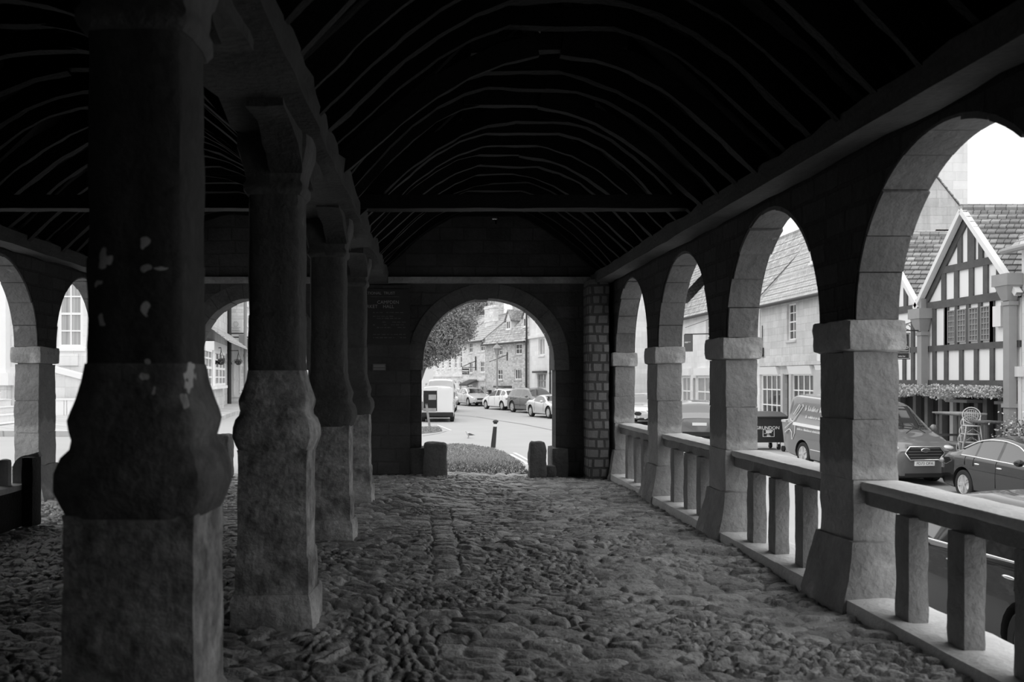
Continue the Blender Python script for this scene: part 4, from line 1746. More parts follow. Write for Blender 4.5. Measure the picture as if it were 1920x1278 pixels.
for (x0, y0, x1, y1, dp, m_) in ((908.5, 573, 925.5, 622, 1.6, m_wallA), (926.5, 552, 936, 600, 3.4, m_wallB), (961, 566, 986, 598, 3.2, m_wallB)):
    r = h.rect(x0, y0, x1, y1, dp)
    h.chimney(r[0], r[1], dp, dp + .45, r[2], r[3], m_, 2 if x0 < 920 else 0)
b = h.part('gutter', m_iron)
b.tube([(-.1, -.35, ze - .28), (h.L, -.35, ze - .28)], .07, 8)
b.done()
h.pipe(h.loc(988, 680)[0], 0, ze, .06, m_iron)
# lantern bracket on the wall
u, z0 = h.loc(952, 676)
_, z1 = h.loc(952, 660)
b = h.part('iron_bracket', m_iron)
b.tube([(u, -.06, z0), (u, -.06, z1)], .04, 6)
b.tube([(u, -.06, z1 - .2), (u - 1.2, -.5, z0 + .1), (u - 1.9, -.7, z0 - .05)], .025, 6)
b.done()

# left of it: terrace with sash windows
h = House('terraced_house', 'pale stone terraced house with four sash windows, left of the rough cottage', 'house', (2.87, 80.0), (4.5, 74.2), -.75)
for (x0, y0, x1, y1) in ((879, 642, 886, 661), (900, 639, 909, 658), (879, 679, 886, 699), (899.5, 677, 908, 697.5), (874, 721, 886, 733), (901, 724, 908, 755)):
    h.window(h.rect(x0, y0, x1, y1), 2, 2, set_=.1, bar=.06, fw=.08, m_sill=m_wallC)
ze = h.loc(890, 635)[1]
r = h.rect(888, 722, 896, 765)
h.holes.append((r[0], r[1], 0, r[3] - .4))
b = h.part('door', m_shop)
b.box(r[0], r[1], .15, .22, 0, r[3] - .4)
b.done()
b = h.part('door_hood', m_beam)
r = h.rect(882, 717, 897, 723)
b.hexa([(r[0], -1.0, r[2]), (r[1], -1.0, r[2]), (r[1], .02, r[2] + .4), (r[0], .02, r[2] + .4), (r[0], -1.0, r[2] + .15), (r[1], -1.0, r[2] + .15), (r[1], .02, r[2] + .6), (r[0], .02, r[2] + .6)])
b.done()
h.face('wall', m_wallA, -.1, h.L, 0, ze, 8)
b = h.part('string_course', m_wallC)
z = h.loc(895, 711)[1]
b.box(0, h.L, -.12, .04, z - .1, z + .08)
b.done()
h.roof('roof', m_pantile, -.1, h.L - .05, ze, 2.6, 2.1, .3)
h.gables('gable_wall', m_wallA, (0.0, h.L - .4), ze, 2.6, 2.1)
b = h.part('gutter', m_iron)
b.tube([(-.1, -.35, ze - .3), (h.L, -.35, ze - .3)], .07, 8)
b.done()
u, z0 = h.loc(893, 694)
_, z1 = h.loc(893, 668)
b = h.part('iron_bracket', m_iron)
b.tube([(u, -.06, z0), (u, -.06, z1)], .05, 6)
b.done()
h_A = h

# farther left: hall with tall narrow windows
h = House('stone_hall', 'pale stone building with tall narrow windows behind the tree', 'house', (.3, 88.0), (3.0, 81.8), -.7)
for (x0, y0, x1, y1) in ((819, 674, 823, 691), (827.5, 673, 831.5, 691), (840, 672, 845, 690), (851.5, 659, 855.5, 690), (861.5, 657, 866, 690)):
    h.window(h.rect(x0, y0, x1, y1), 1, 3, set_=.1, bar=.07, fw=.09, m_sill=m_wallC)
for (x0, y0, x1, y1) in ((818, 713, 824, 720), (851, 713, 856, 720), (860, 714, 866, 735), (829, 711, 838, 720)):
    h.window(h.rect(x0, y0, x1, y1), 2, 1, set_=.1, bar=.07, fw=.09, sill=False)
ze = h.loc(855, 640)[1]
h.face('wall', m_wallA, -1, h.L - .1, 0, ze, 8)
b = h.part('string_course', m_wallC)
z = h.loc(840, 704)[1]
b.box(-1, h.L - .1, -.12, .04, z - .1, z + .08)
b.done()
h.roof('roof', m_tile, -1.2, h.L - .1, ze, 2.8, 2.4, .3)

h = House('white_house', 'low white rendered house at the left edge of the far arch', 'house', (-5.0, 72.0), (.25, 74.0), -.6)
for (x0, y0, x1, y1) in ((797, 718, 802, 724), (804, 718, 810, 724), (799, 681, 806, 690)):
    h.window(h.rect(x0, y0, x1, y1), 2, 1, set_=.1, bar=.05, fw=.06, sill=False)
ze = EYE + 1.6 + .6
h.face('wall', m_white, 0, h.L, 0, ze, 7)
h.roof('roof', m_tile, -.2, h.L + .2, ze, 3.5, 2.2)

# ---------------------------------------------------------------- left side of the hall
# corner building with tall sash window, stair and portico
h = House('georgian_house', 'pale ashlar house with a tall white sash window on the left', 'house', (-18.0, 29.0), (-9.3, 29.4), .28)
ru = h.rect(107, 523, 156, 652)
h.window((ru[0], ru[1] + .0, ru[2], ru[3]), 2, 4, glass=m_curtain, set_=.10, bar=.045, fw=.11, m_sill=m_frame)
r = h.rect(-75, 560, -30, 700)
h.window(r, 2, 4, set_=.10, bar=.05, fw=.15)
h.face('wall', m_wallC, 0, h.L, -.2, 7.6, 8)
h.roof('roof', m_tile, -.1, h.L + .1, 7.6, 4, 3.6)
b = h.part('wall_panel', m_wallC)
r = h.rect(112, 663, 147, 685)
b.box(r[0], r[1], -.06, .02, r[2], r[3])
b.done()
b = h.part('pilaster', m_white)
r = h.rect(-40, 480, 19, 722)
b.box(r[0], r[1], -.35, .02, r[2] + .4, 5.6)
b.box(r[0] - .1, r[1] + .12, -.45, .02, r[2], r[2] + .4)
b.done()
b = h.part('pilaster_base', m_wallD)
b.box(r[0] - .05, r[1] + .05, -.42, .02, 0, r[2])
b.done()
# raking parapet before the house
b = h.part('parapet_wall', m_wallC)
(ua, za), (ub, zb) = h.loc(95, 692, -.8), h.loc(165, 712, -.8)
b.prism([(ua, 0), (ub + .5, 0), (ub + .5, zb - .1), (ua, za)], lambda a, c, d: (a, d, c), -.9, -.55)
b.done()
b = h.part('parapet_coping', m_white)
b.beam((ua, -.72, za + .03), (ub + .5, -.72, zb - .07), .5, .16, (0, 0, 1))
b.done()
# white railing
r = h.rect(100, 746, 152, 782, -1.2)
b = h.part('basement_opening', m_beam)  # added dark panel imitating the shaded gaps between the railing bars
b.box(r[0], r[1], -.98, -.92, r[2] + .05, r[3] - .02)
b.done()
b = h.part('white_railing', m_frame)
b.box(r[0], r[1], -1.24, -1.16, r[3] - .07, r[3])
b.box(r[0], r[1], -1.24, -1.16, r[2], r[2] + .06)
n = 17
for k in range(n):
    u = r[0] + (r[1] - r[0]) * (k + .5) / n
    w = .05 if k != 7 else .12
    b.box(u - w / 2, u + w / 2, -1.22, -1.18, r[2], r[3])
b.done()
# steps
st = thing('stone_steps', 'flight of stone steps at the left edge, behind the first left pier', 'steps', (-12.4, 24.5, .3))
for k in range(5):
    b = MB()
    b.box(-2.6, 1.5 - .3 * k, -3.1 + k * .62, 1.0, -.1 + k * .19, .085 + k * .19)
    b.box(-2.62, 1.53 - .3 * k, -3.14 + k * .62, 1.0, .08 + k * .19, .10 + k * .19)
    b.build('step', m_wallC, st)

# shop with bay window on the left lane
h = House('shop_house', 'stone house with a tiled bay roof and white bow windows on the left lane', 'house', (-7.66, 30.2), (-8.9, 39.9), .28)
ze = 6.4
(ua, za) = h.loc(378, 660)
zh = h.loc(420, 650)[1]
z0 = h.loc(400, 722)[1]
z1 = h.loc(400, 662)[1]
bay = .45
for (x0, x1, c) in ((372, 398, 4), (403, 423, 3)):
    r = h.rect(x0, 655, x1, 722, -bay)
    h.window((r[0], r[1], z0, z1), c, 4, set_=.03, bar=.05, fw=.09, y=-bay, name='bow_window', hole=False)
uu = h.loc(428, 680)[0]
b = h.part('bay_wall', m_wallD)
b.box(0, h.rect(403, 655, 425, 722, -bay)[1] + .1, -bay + .12, .05, 0, z0 - .05)
b.done()
b = h.part('bay_lintel', m_cream)
b.box(0, h.rect(403, 655, 425, 722, -bay)[1] + .15, -bay + .0, .05, z1, z1 + .3)
b.done()
b = h.part('bay_roof', m_pantile)
uE = h.loc(446, 655)[0]
n = 6
for k in range(n):
    t0, t1 = k / n, (k + 1) / n
    ya, yb = -1.0 + t0 * 1.0, -1.0 + t1 * 1.0
    za_, zb_ = z1 + .25 + .75 * t0, z1 + .25 + .75 * t1
    b.hexa([(-.2, ya, za_), (uE - .5 * t0, ya, za_), (uE - .5 * t1, yb, zb_ - .02), (-.2, yb, zb_ - .02), (-.2, ya, za_ + .06), (uE - .5 * t0, ya, za_ + .06), (uE - .5 * t1, yb, zb_ + .02), (-.2, yb, zb_ + .02)])
b.done()
b = h.part('shop_door', m_beam)
r = h.rect(397.5, 660, 402, 760)
b.box(r[0], r[1], -.06, .02, 0, z1 - .1)
b.done()
h.face('wall', m_wallD, 0, h.L, 0, ze, 8)
h.roof('roof', m_tile, -.1, h.L, ze, 4, 4)
h.pipe(h.loc(426.5, 640)[0], 0, ze, .09, m_iron)
h_bay = h

h = House('terraced_house', 'pale rendered terrace beyond the bow windows on the left lane', 'house', (-8.2, 40.1), (-11.8, 68.0), .25)
for (x0, y0, x1, y1) in ((462, 575, 466, 610), (462, 668, 466, 725)):
    h.window(h.rect(x0, y0, x1, y1), 2, 3, set_=.08, bar=.05, fw=.09)
b = h.part('end_window', m_frame)
for (ya, za, yb, zb) in ((.25, 2.1, .85, 3.6), (.2, .5, .75, 2.0), (.95, .5, 1.4, 2.0)):
    for q in (ya, (ya + yb) / 2, yb):
        b.box(-.05, .02, q - .03, q + .03, za, zb)
    for q in (za, (za + zb) / 2, zb):
        b.box(-.05, .02, ya, yb, q - .03, q + .03)
    b.box(-.02, .02, ya, yb, za, zb)
b.done()
h.face('wall', m_wallA, 0, h.L, 0, 7.6, 8)
h.roof('roof', m_tile, -.1, h.L, 7.6, 4, 4)
h.pipe(h.loc(456.5, 610)[0], 0, 7.6, .07, m_downpipe)
h_left2 = h

# ================================================================== VEHICLES
def smooth_interp(keys, t, w=.02):
    xs = [k[0] for k in keys]
    ys = [k[1] for k in keys]
    return sum(float(np.interp(t + d * w, xs, ys)) for d in (-2, -1, 0, 1, 2)) / 5


def split_boolean(mb, mats, cutters):
    """cut wheel arches out of the body solid; returns a dict material index -> (verts, faces)"""
    me = bpy.data.meshes.new('tmp_body')
    me.from_pydata([tuple(p) for p in mb.v], [], mb.f)
    for m in mats:
        me.materials.append(m)
    me.polygons.foreach_set('material_index', mb.m)
    o = bpy.data.objects.new('tmp_body', me)
    COL.objects.link(o)
    tmp = []
    for c in cutters:
        cm = bpy.data.meshes.new('tmp_cut')
        cm.from_pydata([tuple(p) for p in c.v], [], c.f)
        for m in mats:
            cm.materials.append(m)
        cm.polygons.foreach_set('material_index', [len(mats) - 1] * len(cm.polygons))
        co = bpy.data.objects.new('tmp_cut', cm)
        COL.objects.link(co)
        md = o.modifiers.new('cut', 'BOOLEAN')
        md.operation = 'DIFFERENCE'
        md.object = co
        md.solver = 'EXACT'
        tmp.append(co)
    dg = bpy.context.evaluated_depsgraph_get()
    ev = bpy.data.meshes.new_from_object(o.evaluated_get(dg))
    out = {}
    for p in ev.polygons:
        out.setdefault(p.material_index, []).append(tuple(p.vertices))
    vs = [tuple(v.co) for v in ev.vertices]
    for x in tmp + [o]:
        d = x.data
        bpy.data.objects.remove(x)
        bpy.data.meshes.remove(d)
    bpy.data.meshes.remove(ev)
    res = {}
    for k, fs in out.items():
        used = sorted({i for f in fs for i in f})
        mp = {i: n for n, i in enumerate(used)}
        res[k] = ([vs[i] for i in used], [tuple(mp[i] for i in f) for f in fs])
    return res


HATCH = dict(L=4.2, Wd=1.76, wb=2.6, fo=.85, R=.31,
             zs=[(0, .55), (.04, .68), (.1, .76), (.25, .90), (.4, .93), (.8, 1.0), (.93, 1.02), (.985, .9), (1, .75)],
             zt=[(0, .60), (.04, .74), (.1, .84), (.27, 1.0), (.44, 1.40), (.55, 1.46), (.7, 1.46), (.86, 1.38), (.955, 1.04), (.985, .95), (1, .8)],
             ws=(.27, .43), rg=(.865, .955), sw=(.31, .90), pillars=((.555, .575), (.735, .76)))
SEDAN = dict(L=4.75, Wd=1.84, wb=2.85, fo=.85, R=.33,
             zs=[(0, .55), (.03, .66), (.1, .74), (.27, .90), (.45, .93), (.75, .97), (.9, .97), (.985, .9), (1, .72)],
             zt=[(0, .60), (.03, .72), (.1, .82), (.28, .98), (.43, 1.36), (.53, 1.44), (.64, 1.43), (.72, 1.36), (.85, 1.06), (.97, 1.0), (1, .8)],
             ws=(.28, .43), rg=(.70, .845), sw=(.31, .815), pillars=((.52, .54), (.69, .705)))
SUV = dict(L=4.5, Wd=1.86, wb=2.7, fo=.9, R=.36,
           zs=[(0, .65), (.03, .82), (.1, .92), (.25, 1.02), (.4, 1.05), (.85, 1.1), (.95, 1.1), (.985, 1.0), (1, .8)],
           zt=[(0, .72), (.03, .88), (.1, 1.0), (.26, 1.12), (.41, 1.58), (.52, 1.66), (.75, 1.66), (.9, 1.58), (.965, 1.2), (1, .9)],
           ws=(.265, .42), rg=(.895, .965), sw=(.3, .9), pillars=((.54, .56), (.74, .77)))
VAN = dict(L=4.97, Wd=1.99, wb=2.93, fo=.99, R=.34,
           zs=[(0, .80), (.03, .98), (.08, 1.08), (.18, 1.18), (.24, 1.22), (.4, 1.22), (1, 1.22)],
           zt=[(0, .86), (.03, 1.04), (.08, 1.16), (.19, 1.30), (.36, 1.90), (.42, 1.97), (.96, 1.98), (.985, 1.95), (1, 1.86)],
           ws=(.19, .355), rg=None, sw=(.215, .43), pillars=((.25, .262),), roofw=.80)
SMALLVAN = dict(L=4.3, Wd=1.74, wb=2.75, fo=.85, R=.31,
                zs=[(0, .7), (.04, .85), (.1, .95), (.2, 1.03), (.3, 1.06), (1, 1.06)],
                zt=[(0, .76), (.04, .92), (.1, 1.02), (.22, 1.15), (.4, 1.74), (.5, 1.82), (.96, 1.84), (.985, 1.82), (1, 1.76)],
                ws=(.22, .385), rg=None, sw=(.25, .44), pillars=((.28, .29),), roofw=.82)
ROADSTER = dict(L=4.2, Wd=1.8, wb=2.5, fo=.85, R=.33,
                zs=[(0, .5), (.04, .62), (.1, .70), (.27, .84), (.5, .86), (.8, .92), (.95, .9), (1, .7)],
                zt=[(0, .56), (.04, .68), (.1, .78), (.3, .94), (.44, 1.24), (.54, 1.30), (.62, 1.27), (.78, 1.0), (.95, .97), (1, .76)],
                ws=(.3, .44), rg=(.64, .77), sw=(.33, .7), pillars=())


def wheel_mesh(R, spokes=5, double=True):
    t = MB()
    rings = []
    for r_, z in [(R * .66, -.10), (R * .9, -.105), (R * .985, -.085), (R, -.05), (R, .05), (R * .985, .085), (R * .9, .105), (R * .69, .10), (R * .66, .05), (R * .66, -.10)]:
        rings.append([(r_ * math.cos(2 * PI * q / 28), z, -r_ * math.sin(2 * PI * q / 28)) for q in range(28)])
    t.loft(rings, 0, False)
    r = MB()
    r.lathe([(R * .70, .07), (R * .66, .095), (R * .60, .085), (R * .57, .03), (R * .57, .02), (R * .1, .02)], 28, axis='y', mi=0)
    for s in range(spokes):
        for off in ((-.12, .12) if double else (0,)):
            a = 2 * PI * s / spokes + off
            c, sn = math.cos(a), math.sin(a)
            w = R * (.05 if double else .09)
            p0, p1 = Vector((c * R * .1, .075, sn * R * .1)), Vector((c * R * .62, .085, sn * R * .62))
            r.beam(p0, p1, w * 2, .035, (0, 1, 0))
    r.lathe([(R * .15, .03), (R * .15, .09), (R * .08, .1)], 14, axis='y')
    d = MB()
    d.lathe([(R * .64, -.02), (R * .64, .025), (.01, .025)], 24, axis='y')
    return t, r, d


def car(name, label, loc, heading, spec, paint, front=True, rear=True, H=1.0, grille='bar', chrome_window=False, plate=None, spokes=5, double=True,
        rear_open=False, group=None, cat='car', mirrors=True, handles=True, tailw=.2, pitch=0.0):
    """local x runs from nose to tail along -x: nose at +L/2; y to the left; z up from the road"""
    S = spec
    L, hw = S['L'], S['Wd'] / 2
    root = thing(name, label, cat, loc, heading, group)
    if pitch:
        root.rotation_euler = (0, pitch, heading)
    zk = lambda k: [(a, z * H) for a, z in k]
    ZS, ZT = zk(S['zs']), zk(S['zt'])
    R = S['R']
    rw = S.get('roofw', .70)
    keyt = set(np.linspace(0, 1, 61)) | {0.004, .012, .988, .996} | set(S['ws']) | set(S['sw'])
    if S['rg']:
        keyt |= set(S['rg'])
    for p in S['pillars']:
        keyt |= set(p)
    T = sorted(round(float(t), 4) for t in keyt)
    van = S['rg'] is None
    rows = []
    for t in T:
        x = L / 2 - L * t
        zs = smooth_interp(ZS, t, .008)
        zt = max(smooth_interp(ZT, t, .012), zs + .03)
        gh = zt - zs
        w = hw * float(np.interp(t, [0, .01, .04, .12, .3, .85, .95, .99, 1], [.72, .80, .91, .98, 1, 1, .985 if van else .96, .97 if van else .9, .95 if van else .82]))
        zb = float(np.interp(t, [0, .03, .15, .85, .97, 1], [.30, .22, .2, .2, .24, .34]))
        k = min(max((gh - .1) / .4, 0), 1)
        wt_ = w * (.86 * (1 - k) + rw * k)
        wb_ = w * .93
        g = lambda f: wb_ + (wt_ - wb_) * f
        pts = [(0, zb), (w * .88, zb), (w * .965, zb + .05), (w * .995, zb + .18), (w, zb + (zs - zb) * .55), (w * .985, zs - .07), (w * .965, zs - .02),
               (g(0), zs + min(.02, gh * .1)), (g(.45), zs + gh * .45), (g(.86), zs + gh * .86), (g(1) * .985, zs + gh * .95), (wt_ * .90, zs + gh * .99), (wt_ * .55, zt + .012 * k + .012), (0, zt + .02 * k + .02)]
        rows.append([(x, y, z) for y, z in pts])
    n = len(rows[0])
    full = [r + [(p[0], -p[1], p[2]) for p in reversed(r[1:-1])] for r in rows]
    m = len(full[0])
    mb = MB()
    GLASS_F, GLASS_S, GLASS_R, TRIM = 1, 2, 3, 4
    for r in full:
        mb.v += r
    for i in range(len(full) - 1):
        tm = (T[i] + T[i + 1]) / 2
        for k in range(m):
            k2 = (k + 1) % m
            a = k if k < n - 1 else (2 * n - 3 - k)      # strip index on either side
            mi = 0
            if a in (7, 8) and S['sw'][0] < tm < S['sw'][1] and not any(p[0] < tm < p[1] for p in S['pillars']):
                mi = GLASS_S
            elif a in (11, 12) and S['ws'][0] < tm < S['ws'][1]:
                mi = GLASS_F
            elif S['rg'] and a in (11, 12) and S['rg'][0] < tm < S['rg'][1]:
                mi = GLASS_R
            elif a in (0, 1):
                mi = TRIM
            mb.f.append((i * m + k, (i + 1) * m + k, (i + 1) * m + k2, i * m + k2))
            mb.m.append(mi)
    mb.f.append(tuple(range(m)))
    mb.m.append(0)
    mb.f.append(tuple((len(full) - 1) * m + k for k in range(m - 1, -1, -1)))
    mb.m.append(0)
    fx = L / 2 - S['fo']
    rx = fx - S['wb']
    cut = []
    for x in (fx, rx):
        for s in (-1, 1):
            c = MB()
            c.lathe([(R + .06, s * (hw - .34)), (R + .06, s * (hw + .2))] if s > 0 else [(R + .06, -hw - .2), (R + .06, -hw + .34)], 26, (x, 0, R + .01), axis='y')
            cut.append(c)
    parts = split_boolean(mb, [paint, m_cglass, m_cglass, m_cglass, m_trim], cut)
    for k, nm, mt in ((0, 'body', paint), (1, 'windscreen', m_cglass), (2, 'side_windows', m_cglass), (3, 'rear_window', m_cglass), (4, 'sill_trim', m_trim)):
        if k in parts:
            V_, F_ = parts[k]
            groups = [F_] if k != 2 else [[f for f in F_ if sum(V_[i][1] for i in f) * s > 0] for s in (-1, 1)]
            for fs in groups:
                b = MB()
                used = sorted({i for f in fs for i in f})
                mp = {i: j for j, i in enumerate(used)}
                b.v, b.f = [V_[i] for i in used], [tuple(mp[i] for i in f) for f in fs]
                b.m = [0] * len(b.f)
                b.build(nm, mt, root, smooth=.6)
    # wheels
    tw, rwh, dk = wheel_mesh(R, spokes, double)
    for x in (fx, rx):
        for s in (-1, 1):
            M4 = Matrix.Translation((x, s * (hw - .115), R)) @ (Matrix.Identity(4) if s > 0 else Matrix.Rotation(PI, 4, 'Z'))
            w = None
            for src, nm, mt in ((tw, 'wheel', m_tyre), (dk, 'brake_disc', m_trim), (rwh, 'rim', m_alloy)):
                q = MB()
                q.v = [tuple(M4 @ Vector(p)) for p in src.v]
                q.f, q.m = list(src.f), list(src.m)
                o = q.build(nm, mt, w or root, smooth=.6)
                w = w or o
    f_t = lambda t, key: smooth_interp(ZS if key == 's' else ZT, t, .008)
    def hwid(t):
        return hw * float(np.interp(t, [0, .01, .04, .12, .3, .85, .95, .99, 1], [.72, .80, .91, .98, 1, 1, .985 if van else .96, .97 if van else .9, .95 if van else .82]))
    # lamps
    for s in (-1, 1):
        b = MB()
        zl = f_t(.05, 's') - .06
        b.ball((L / 2 - L * .045, s * hwid(.035) * .80, zl), (.20, .17, .075), 14)
        b.build('headlight', m_lamp, root, True)
        b = MB()
        zl = f_t(.97, 's') - (.12 if not van else .1)
        if van:
            b.box(-L / 2 - .015, -L / 2 + .06, s * (hw * .955 - .05) - .045, s * (hw * .955 - .05) + .045, zl - .35, zl + .1)
        else:
            b.ball((-L / 2 + L * .025, s * hwid(.985) * .86, zl), (.14, tailw, .085), 14)
        b.build('tail_lamp', m_tail, root, True if not van else None)
        if mirrors:
            b = MB()
            tmir = S['ws'][0] + .055
            xm = L / 2 - L * tmir
            b.ball((xm, s * (hw + .09), f_t(tmir, 's') + .09 * H), (.07, .11, .075 if not van else .13), 12)
            b.build('door_mirror', paint, root, True)
        # door seams and handles follow the side
        ts = [S['sw'][0] + .02] + [.5 * (p[0] + p[1]) for p in S['pillars']] + [S['sw'][1] - .05]
        for t in ts:
            x = L / 2 - L * t
            zs = f_t(t, 's')
            b = MB()
            zlow = .38 if min(abs(x - rx), abs(x - fx)) > R + .1 else 2 * R + .12
            zlow = min(zlow, zs - .12)
            zmid = max(zlow + .02, .2 + (zs - .2) * .55)
            b.tube([(x, s * hw * 1.0, zlow), (x, s * hw * 1.0, zmid), (x, s * hw * .985, max(zs - .07, zmid + .01)), (x, s * hw * .96, zs)], .006, 5)
            b.build('door_seam', m_trim, root)
        if handles and not van:
            for p in S['pillars'][:2]:
                x = L / 2 - L * (p[1] - .035)
                b = MB()
                b.ball((x, s * hw * .995, f_t(p[1], 's') - .13), (.11, .025, .02), 10)
                b.build('door_handle', m_chrome if chrome_window else paint, root, True)
        if chrome_window:
            lo, hi = [], []
            for k in range(25):
                t = S['sw'][0] + (S['sw'][1] + .008 - S['sw'][0]) * k / 24
                i = min(range(len(T)), key=lambda j: abs(T[j] - t))
                lo.append((rows[i][7][0], s * (rows[i][7][1] + .006), rows[i][7][2] - .005))
                hi.append((rows[i][9][0], s * (rows[i][9][1] + .010), rows[i][9][2] + .012))
            b = MB()
            b.tube(lo, .016, 6)
            b.tube(hi, .016, 6)
            b.build('window_trim', m_chrome, root, True)
    # nose and tail
    if front:
        zg = .60 * H if not van else .66
        b = MB()
        b.box(L / 2 - .25, L / 2 + .004, -.5, .5, .27, .36)
        b.build('lower_grille', m_trim, root)
        if grille == 'bar':
            b = MB()
            b.block(L / 2 - .12, L / 2 + .012, -.42, .42, zg - .09, zg + .04, .05, 0, .02)
            b.build('grille', m_trim, root)
        elif grille == 'kidney':
            for s in (-1, 1):
                b = MB()
                b.block(L / 2 - .12, L / 2 + .015, s * .2 - .18, s * .2 + .18, zg - .10, zg + .12, .05, 0, .04)
                b.build('grille', m_trim, root)
                b = MB()
                pts = [(L / 2 + .012, s * .2 + .19 * math.cos(a) * 1.0, zg + .01 + .12 * math.sin(a)) for a in np.linspace(0, 2 * PI, 17)]
                b.tube(pts, .012, 5)
                b.build('grille_surround', m_chrome, root, True)
    for want, x, sgn, zp in ((front, L / 2, 1, .44 * H if not van else .60), (rear, -L / 2, -1, .66 * H if not van else .9)):
        if want:
            b = MB()
            b.box(min(x - .03, x + sgn * .02), max(x - .03, x + sgn * .02), -.26, .26, zp - .056, zp + .056)
            pl_ = b.build('number_plate', m_plate, root)
            if plate and sgn > 0:
                M4 = Matrix.Translation((x + .021, 0, zp)) @ Matrix.Rotation(PI / 2, 4, 'Z') @ FACE_NEAR
                text_into('plate_lettering', plate, .098, m_iron, pl_, M4, .001, 'CENTER', 1.0)
            else:
                b = MB()
                for k in range(7):
                    if k == 4:
                        continue
                    y = -.2 + k * .066
                    b.box(min(x + sgn * .02, x + sgn * .022), max(x + sgn * .02, x + sgn * .022), y - .02, y + .02, zp - .035, zp + .035)
                b.build('plate_lettering', m_iron, pl_)
    if rear:
        b = MB()
        b.box(-L / 2 - .006, -L / 2 + .3, -hw * .7, hw * .7, .24, .40)
        b.build('rear_bumper', m_trim, root)
    return root


def heading_to(dx, dy):
    return math.atan2(dy, dx)


def park(px, Y, off=0.0):
    X = (px - VX) * Y / F
    return (X, Y, ground(X, Y) + off)


# ---- dark car alongside the hall
car('sport_utility_car', 'dark car parked close beside the balustrade, its pale roof showing above the coping', (6.45, 9.72, ground(6.45, 9.7)), heading_to(0, 1), SUV, m_black, chrome_window=True, H=.99)
# ---- black saloon on the far side of the street
car('saloon_car', 'black saloon car with bright chrome window trim in front of the timber framed house', (12.9, 19.1, ground(13.1, 20.2)), heading_to(0, -1), SEDAN, m_black, chrome_window=True, H=1.0)
# ---- grey van
vd = Vector((.42, -3.7)).normalized()
fc = Vector((12.05, 22.15))
vc = fc - vd * VAN['L'] / 2
VZ = ground(vc.x, 24.3) + .0
v = car('delivery_van', 'mid grey delivery van with flower drawing and script lettering, facing the viewer', (vc.x, vc.y, VZ), heading_to(vd.x, vd.y), VAN, m_mid, grille=None, plate='FD73 OFA', rear=False, cat='van', spokes=5, pitch=.045)
# its big six-sided grille
L2 = VAN['L'] / 2
hexo = [(-.52, .0), (-.40, .15), (.40, .15), (.52, .0), (.38, -.17), (-.38, -.17)]
GZ = .86
b = MB()
b.prism([(a * .96, c * .94) for a, c in hexo], lambda a, c, d: (L2 - .13 + d, a, GZ + c), 0, .14)
g = b.build('grille', m_trim, v)
b = MB()
for k in range(4):
    z = GZ - .11 + k * .072
    w = .46 - abs(z - GZ) * .75
    b.box(L2 - .01, L2 + .018, -w, w, z - .012, z + .012)
b.build('grille_bars', m_mid, g)
b = MB()
pts = [(L2 + .016, a, GZ + c) for a, c in hexo + hexo[:1]]
b.tube(pts, .018, 6)
b.build('grille_surround', m_chrome, g, True)
b = MB()
b.lathe([(.105, 0), (.105, .03), (.09, .036)], 28, (0, 0, 0), axis='x')
b.v = [(L2 + .012 + p[0], p[1] * 1.15, GZ + .07 + p[2] * .5) for p in b.v]
em = b.build('emblem', m_chrome, g, True)
b = MB()
b.lathe([(.092, 0), (.092, .04)], 28, axis='x')
b.v = [(L2 + .012 + p[0], p[1] * 1.15, GZ + .07 + p[2] * .46) for p in b.v]
b.build('emblem_field', mat('emblem_blue_grey', .12, .3), em)
text_into('emblem_script', 'Ford', .075, m_chrome, em, Matrix.Translation((L2 + .055, 0, GZ + .07)) @ Matrix.Rotation(PI / 2, 4, 'Z') @ FACE_NEAR, .002, 'CENTER', 1.3, .3)
b = MB()
for s in (-1, 1):
    b.tube([(L2 - .35, s * .25, 1.31), (L2 - .62, s * .02 + .15, 1.42), (L2 - .9, s * .3 - .1, 1.5)], .012, 5)
b.build('wiper', m_trim, v)
# side lettering and drawing: on the side that faces the hall (local -y)
hwv = VAN['Wd'] / 2


def side(x, z):
    if z < 1.2:
        return Vector((x, -(hwv + .006), z))
    k = (z - 1.22) / .76
    return Vector((x, -(hwv * (.93 + (.80 * .985 - .93) * k) + .012 + .01), z))


def side_line(nm, pts, r=.012):
    b = MB()
    b.tube([side(*p) for p in pts], r, 5)
    return b.build(nm, m_decal, v)


xr = -L2
side_line('flower_drawing', [(xr + .05, .98), (xr + .25, 1.1), (xr + .42, 1.22), (xr + .55, 1.38), (xr + .72, 1.55), (xr + .82, 1.68), (xr + .78, 1.74)])
side_line('flower_drawing', [(xr + .25, 1.3), (xr + .28, 1.24), (xr + .45, 1.22)])
side_line('flower_drawing', [(xr + .06, .86), (xr + .25, .97), (xr + .36, .98), (xr + .45, .9), (xr + .46, .7)])
side_line('flower_drawing', [(xr + .5, .7), (xr + .62, .9), (xr + .63, 1.14)])
side_line('flower_drawing', [(xr + .38, 1.42), (xr + .48, 1.56), (xr + .6, 1.72)], .016)
side_line('flower_drawing', [(xr + .45, 1.4), (xr + .6, 1.58), (xr + .66, 1.7)], .01)
b = MB()
for k in range(24):
    x0 = xr + .5 + k * .14
    a_, c_ = side(x0, 1.165), side(x0 + .142, 1.165)
    b.hexa([(x0, a_.y - .004, 1.125), (x0 + .142, a_.y - .004, 1.125), (x0 + .142, a_.y + .02, 1.125), (x0, a_.y + .02, 1.125), (x0, a_.y - .004 + .02, 1.205), (x0 + .142, a_.y - .004 + .02, 1.205), (x0 + .142, a_.y + .05, 1.205), (x0, a_.y + .05, 1.205)])
b.build('side_stripe', m_decal, v)
rr = random.Random(5)
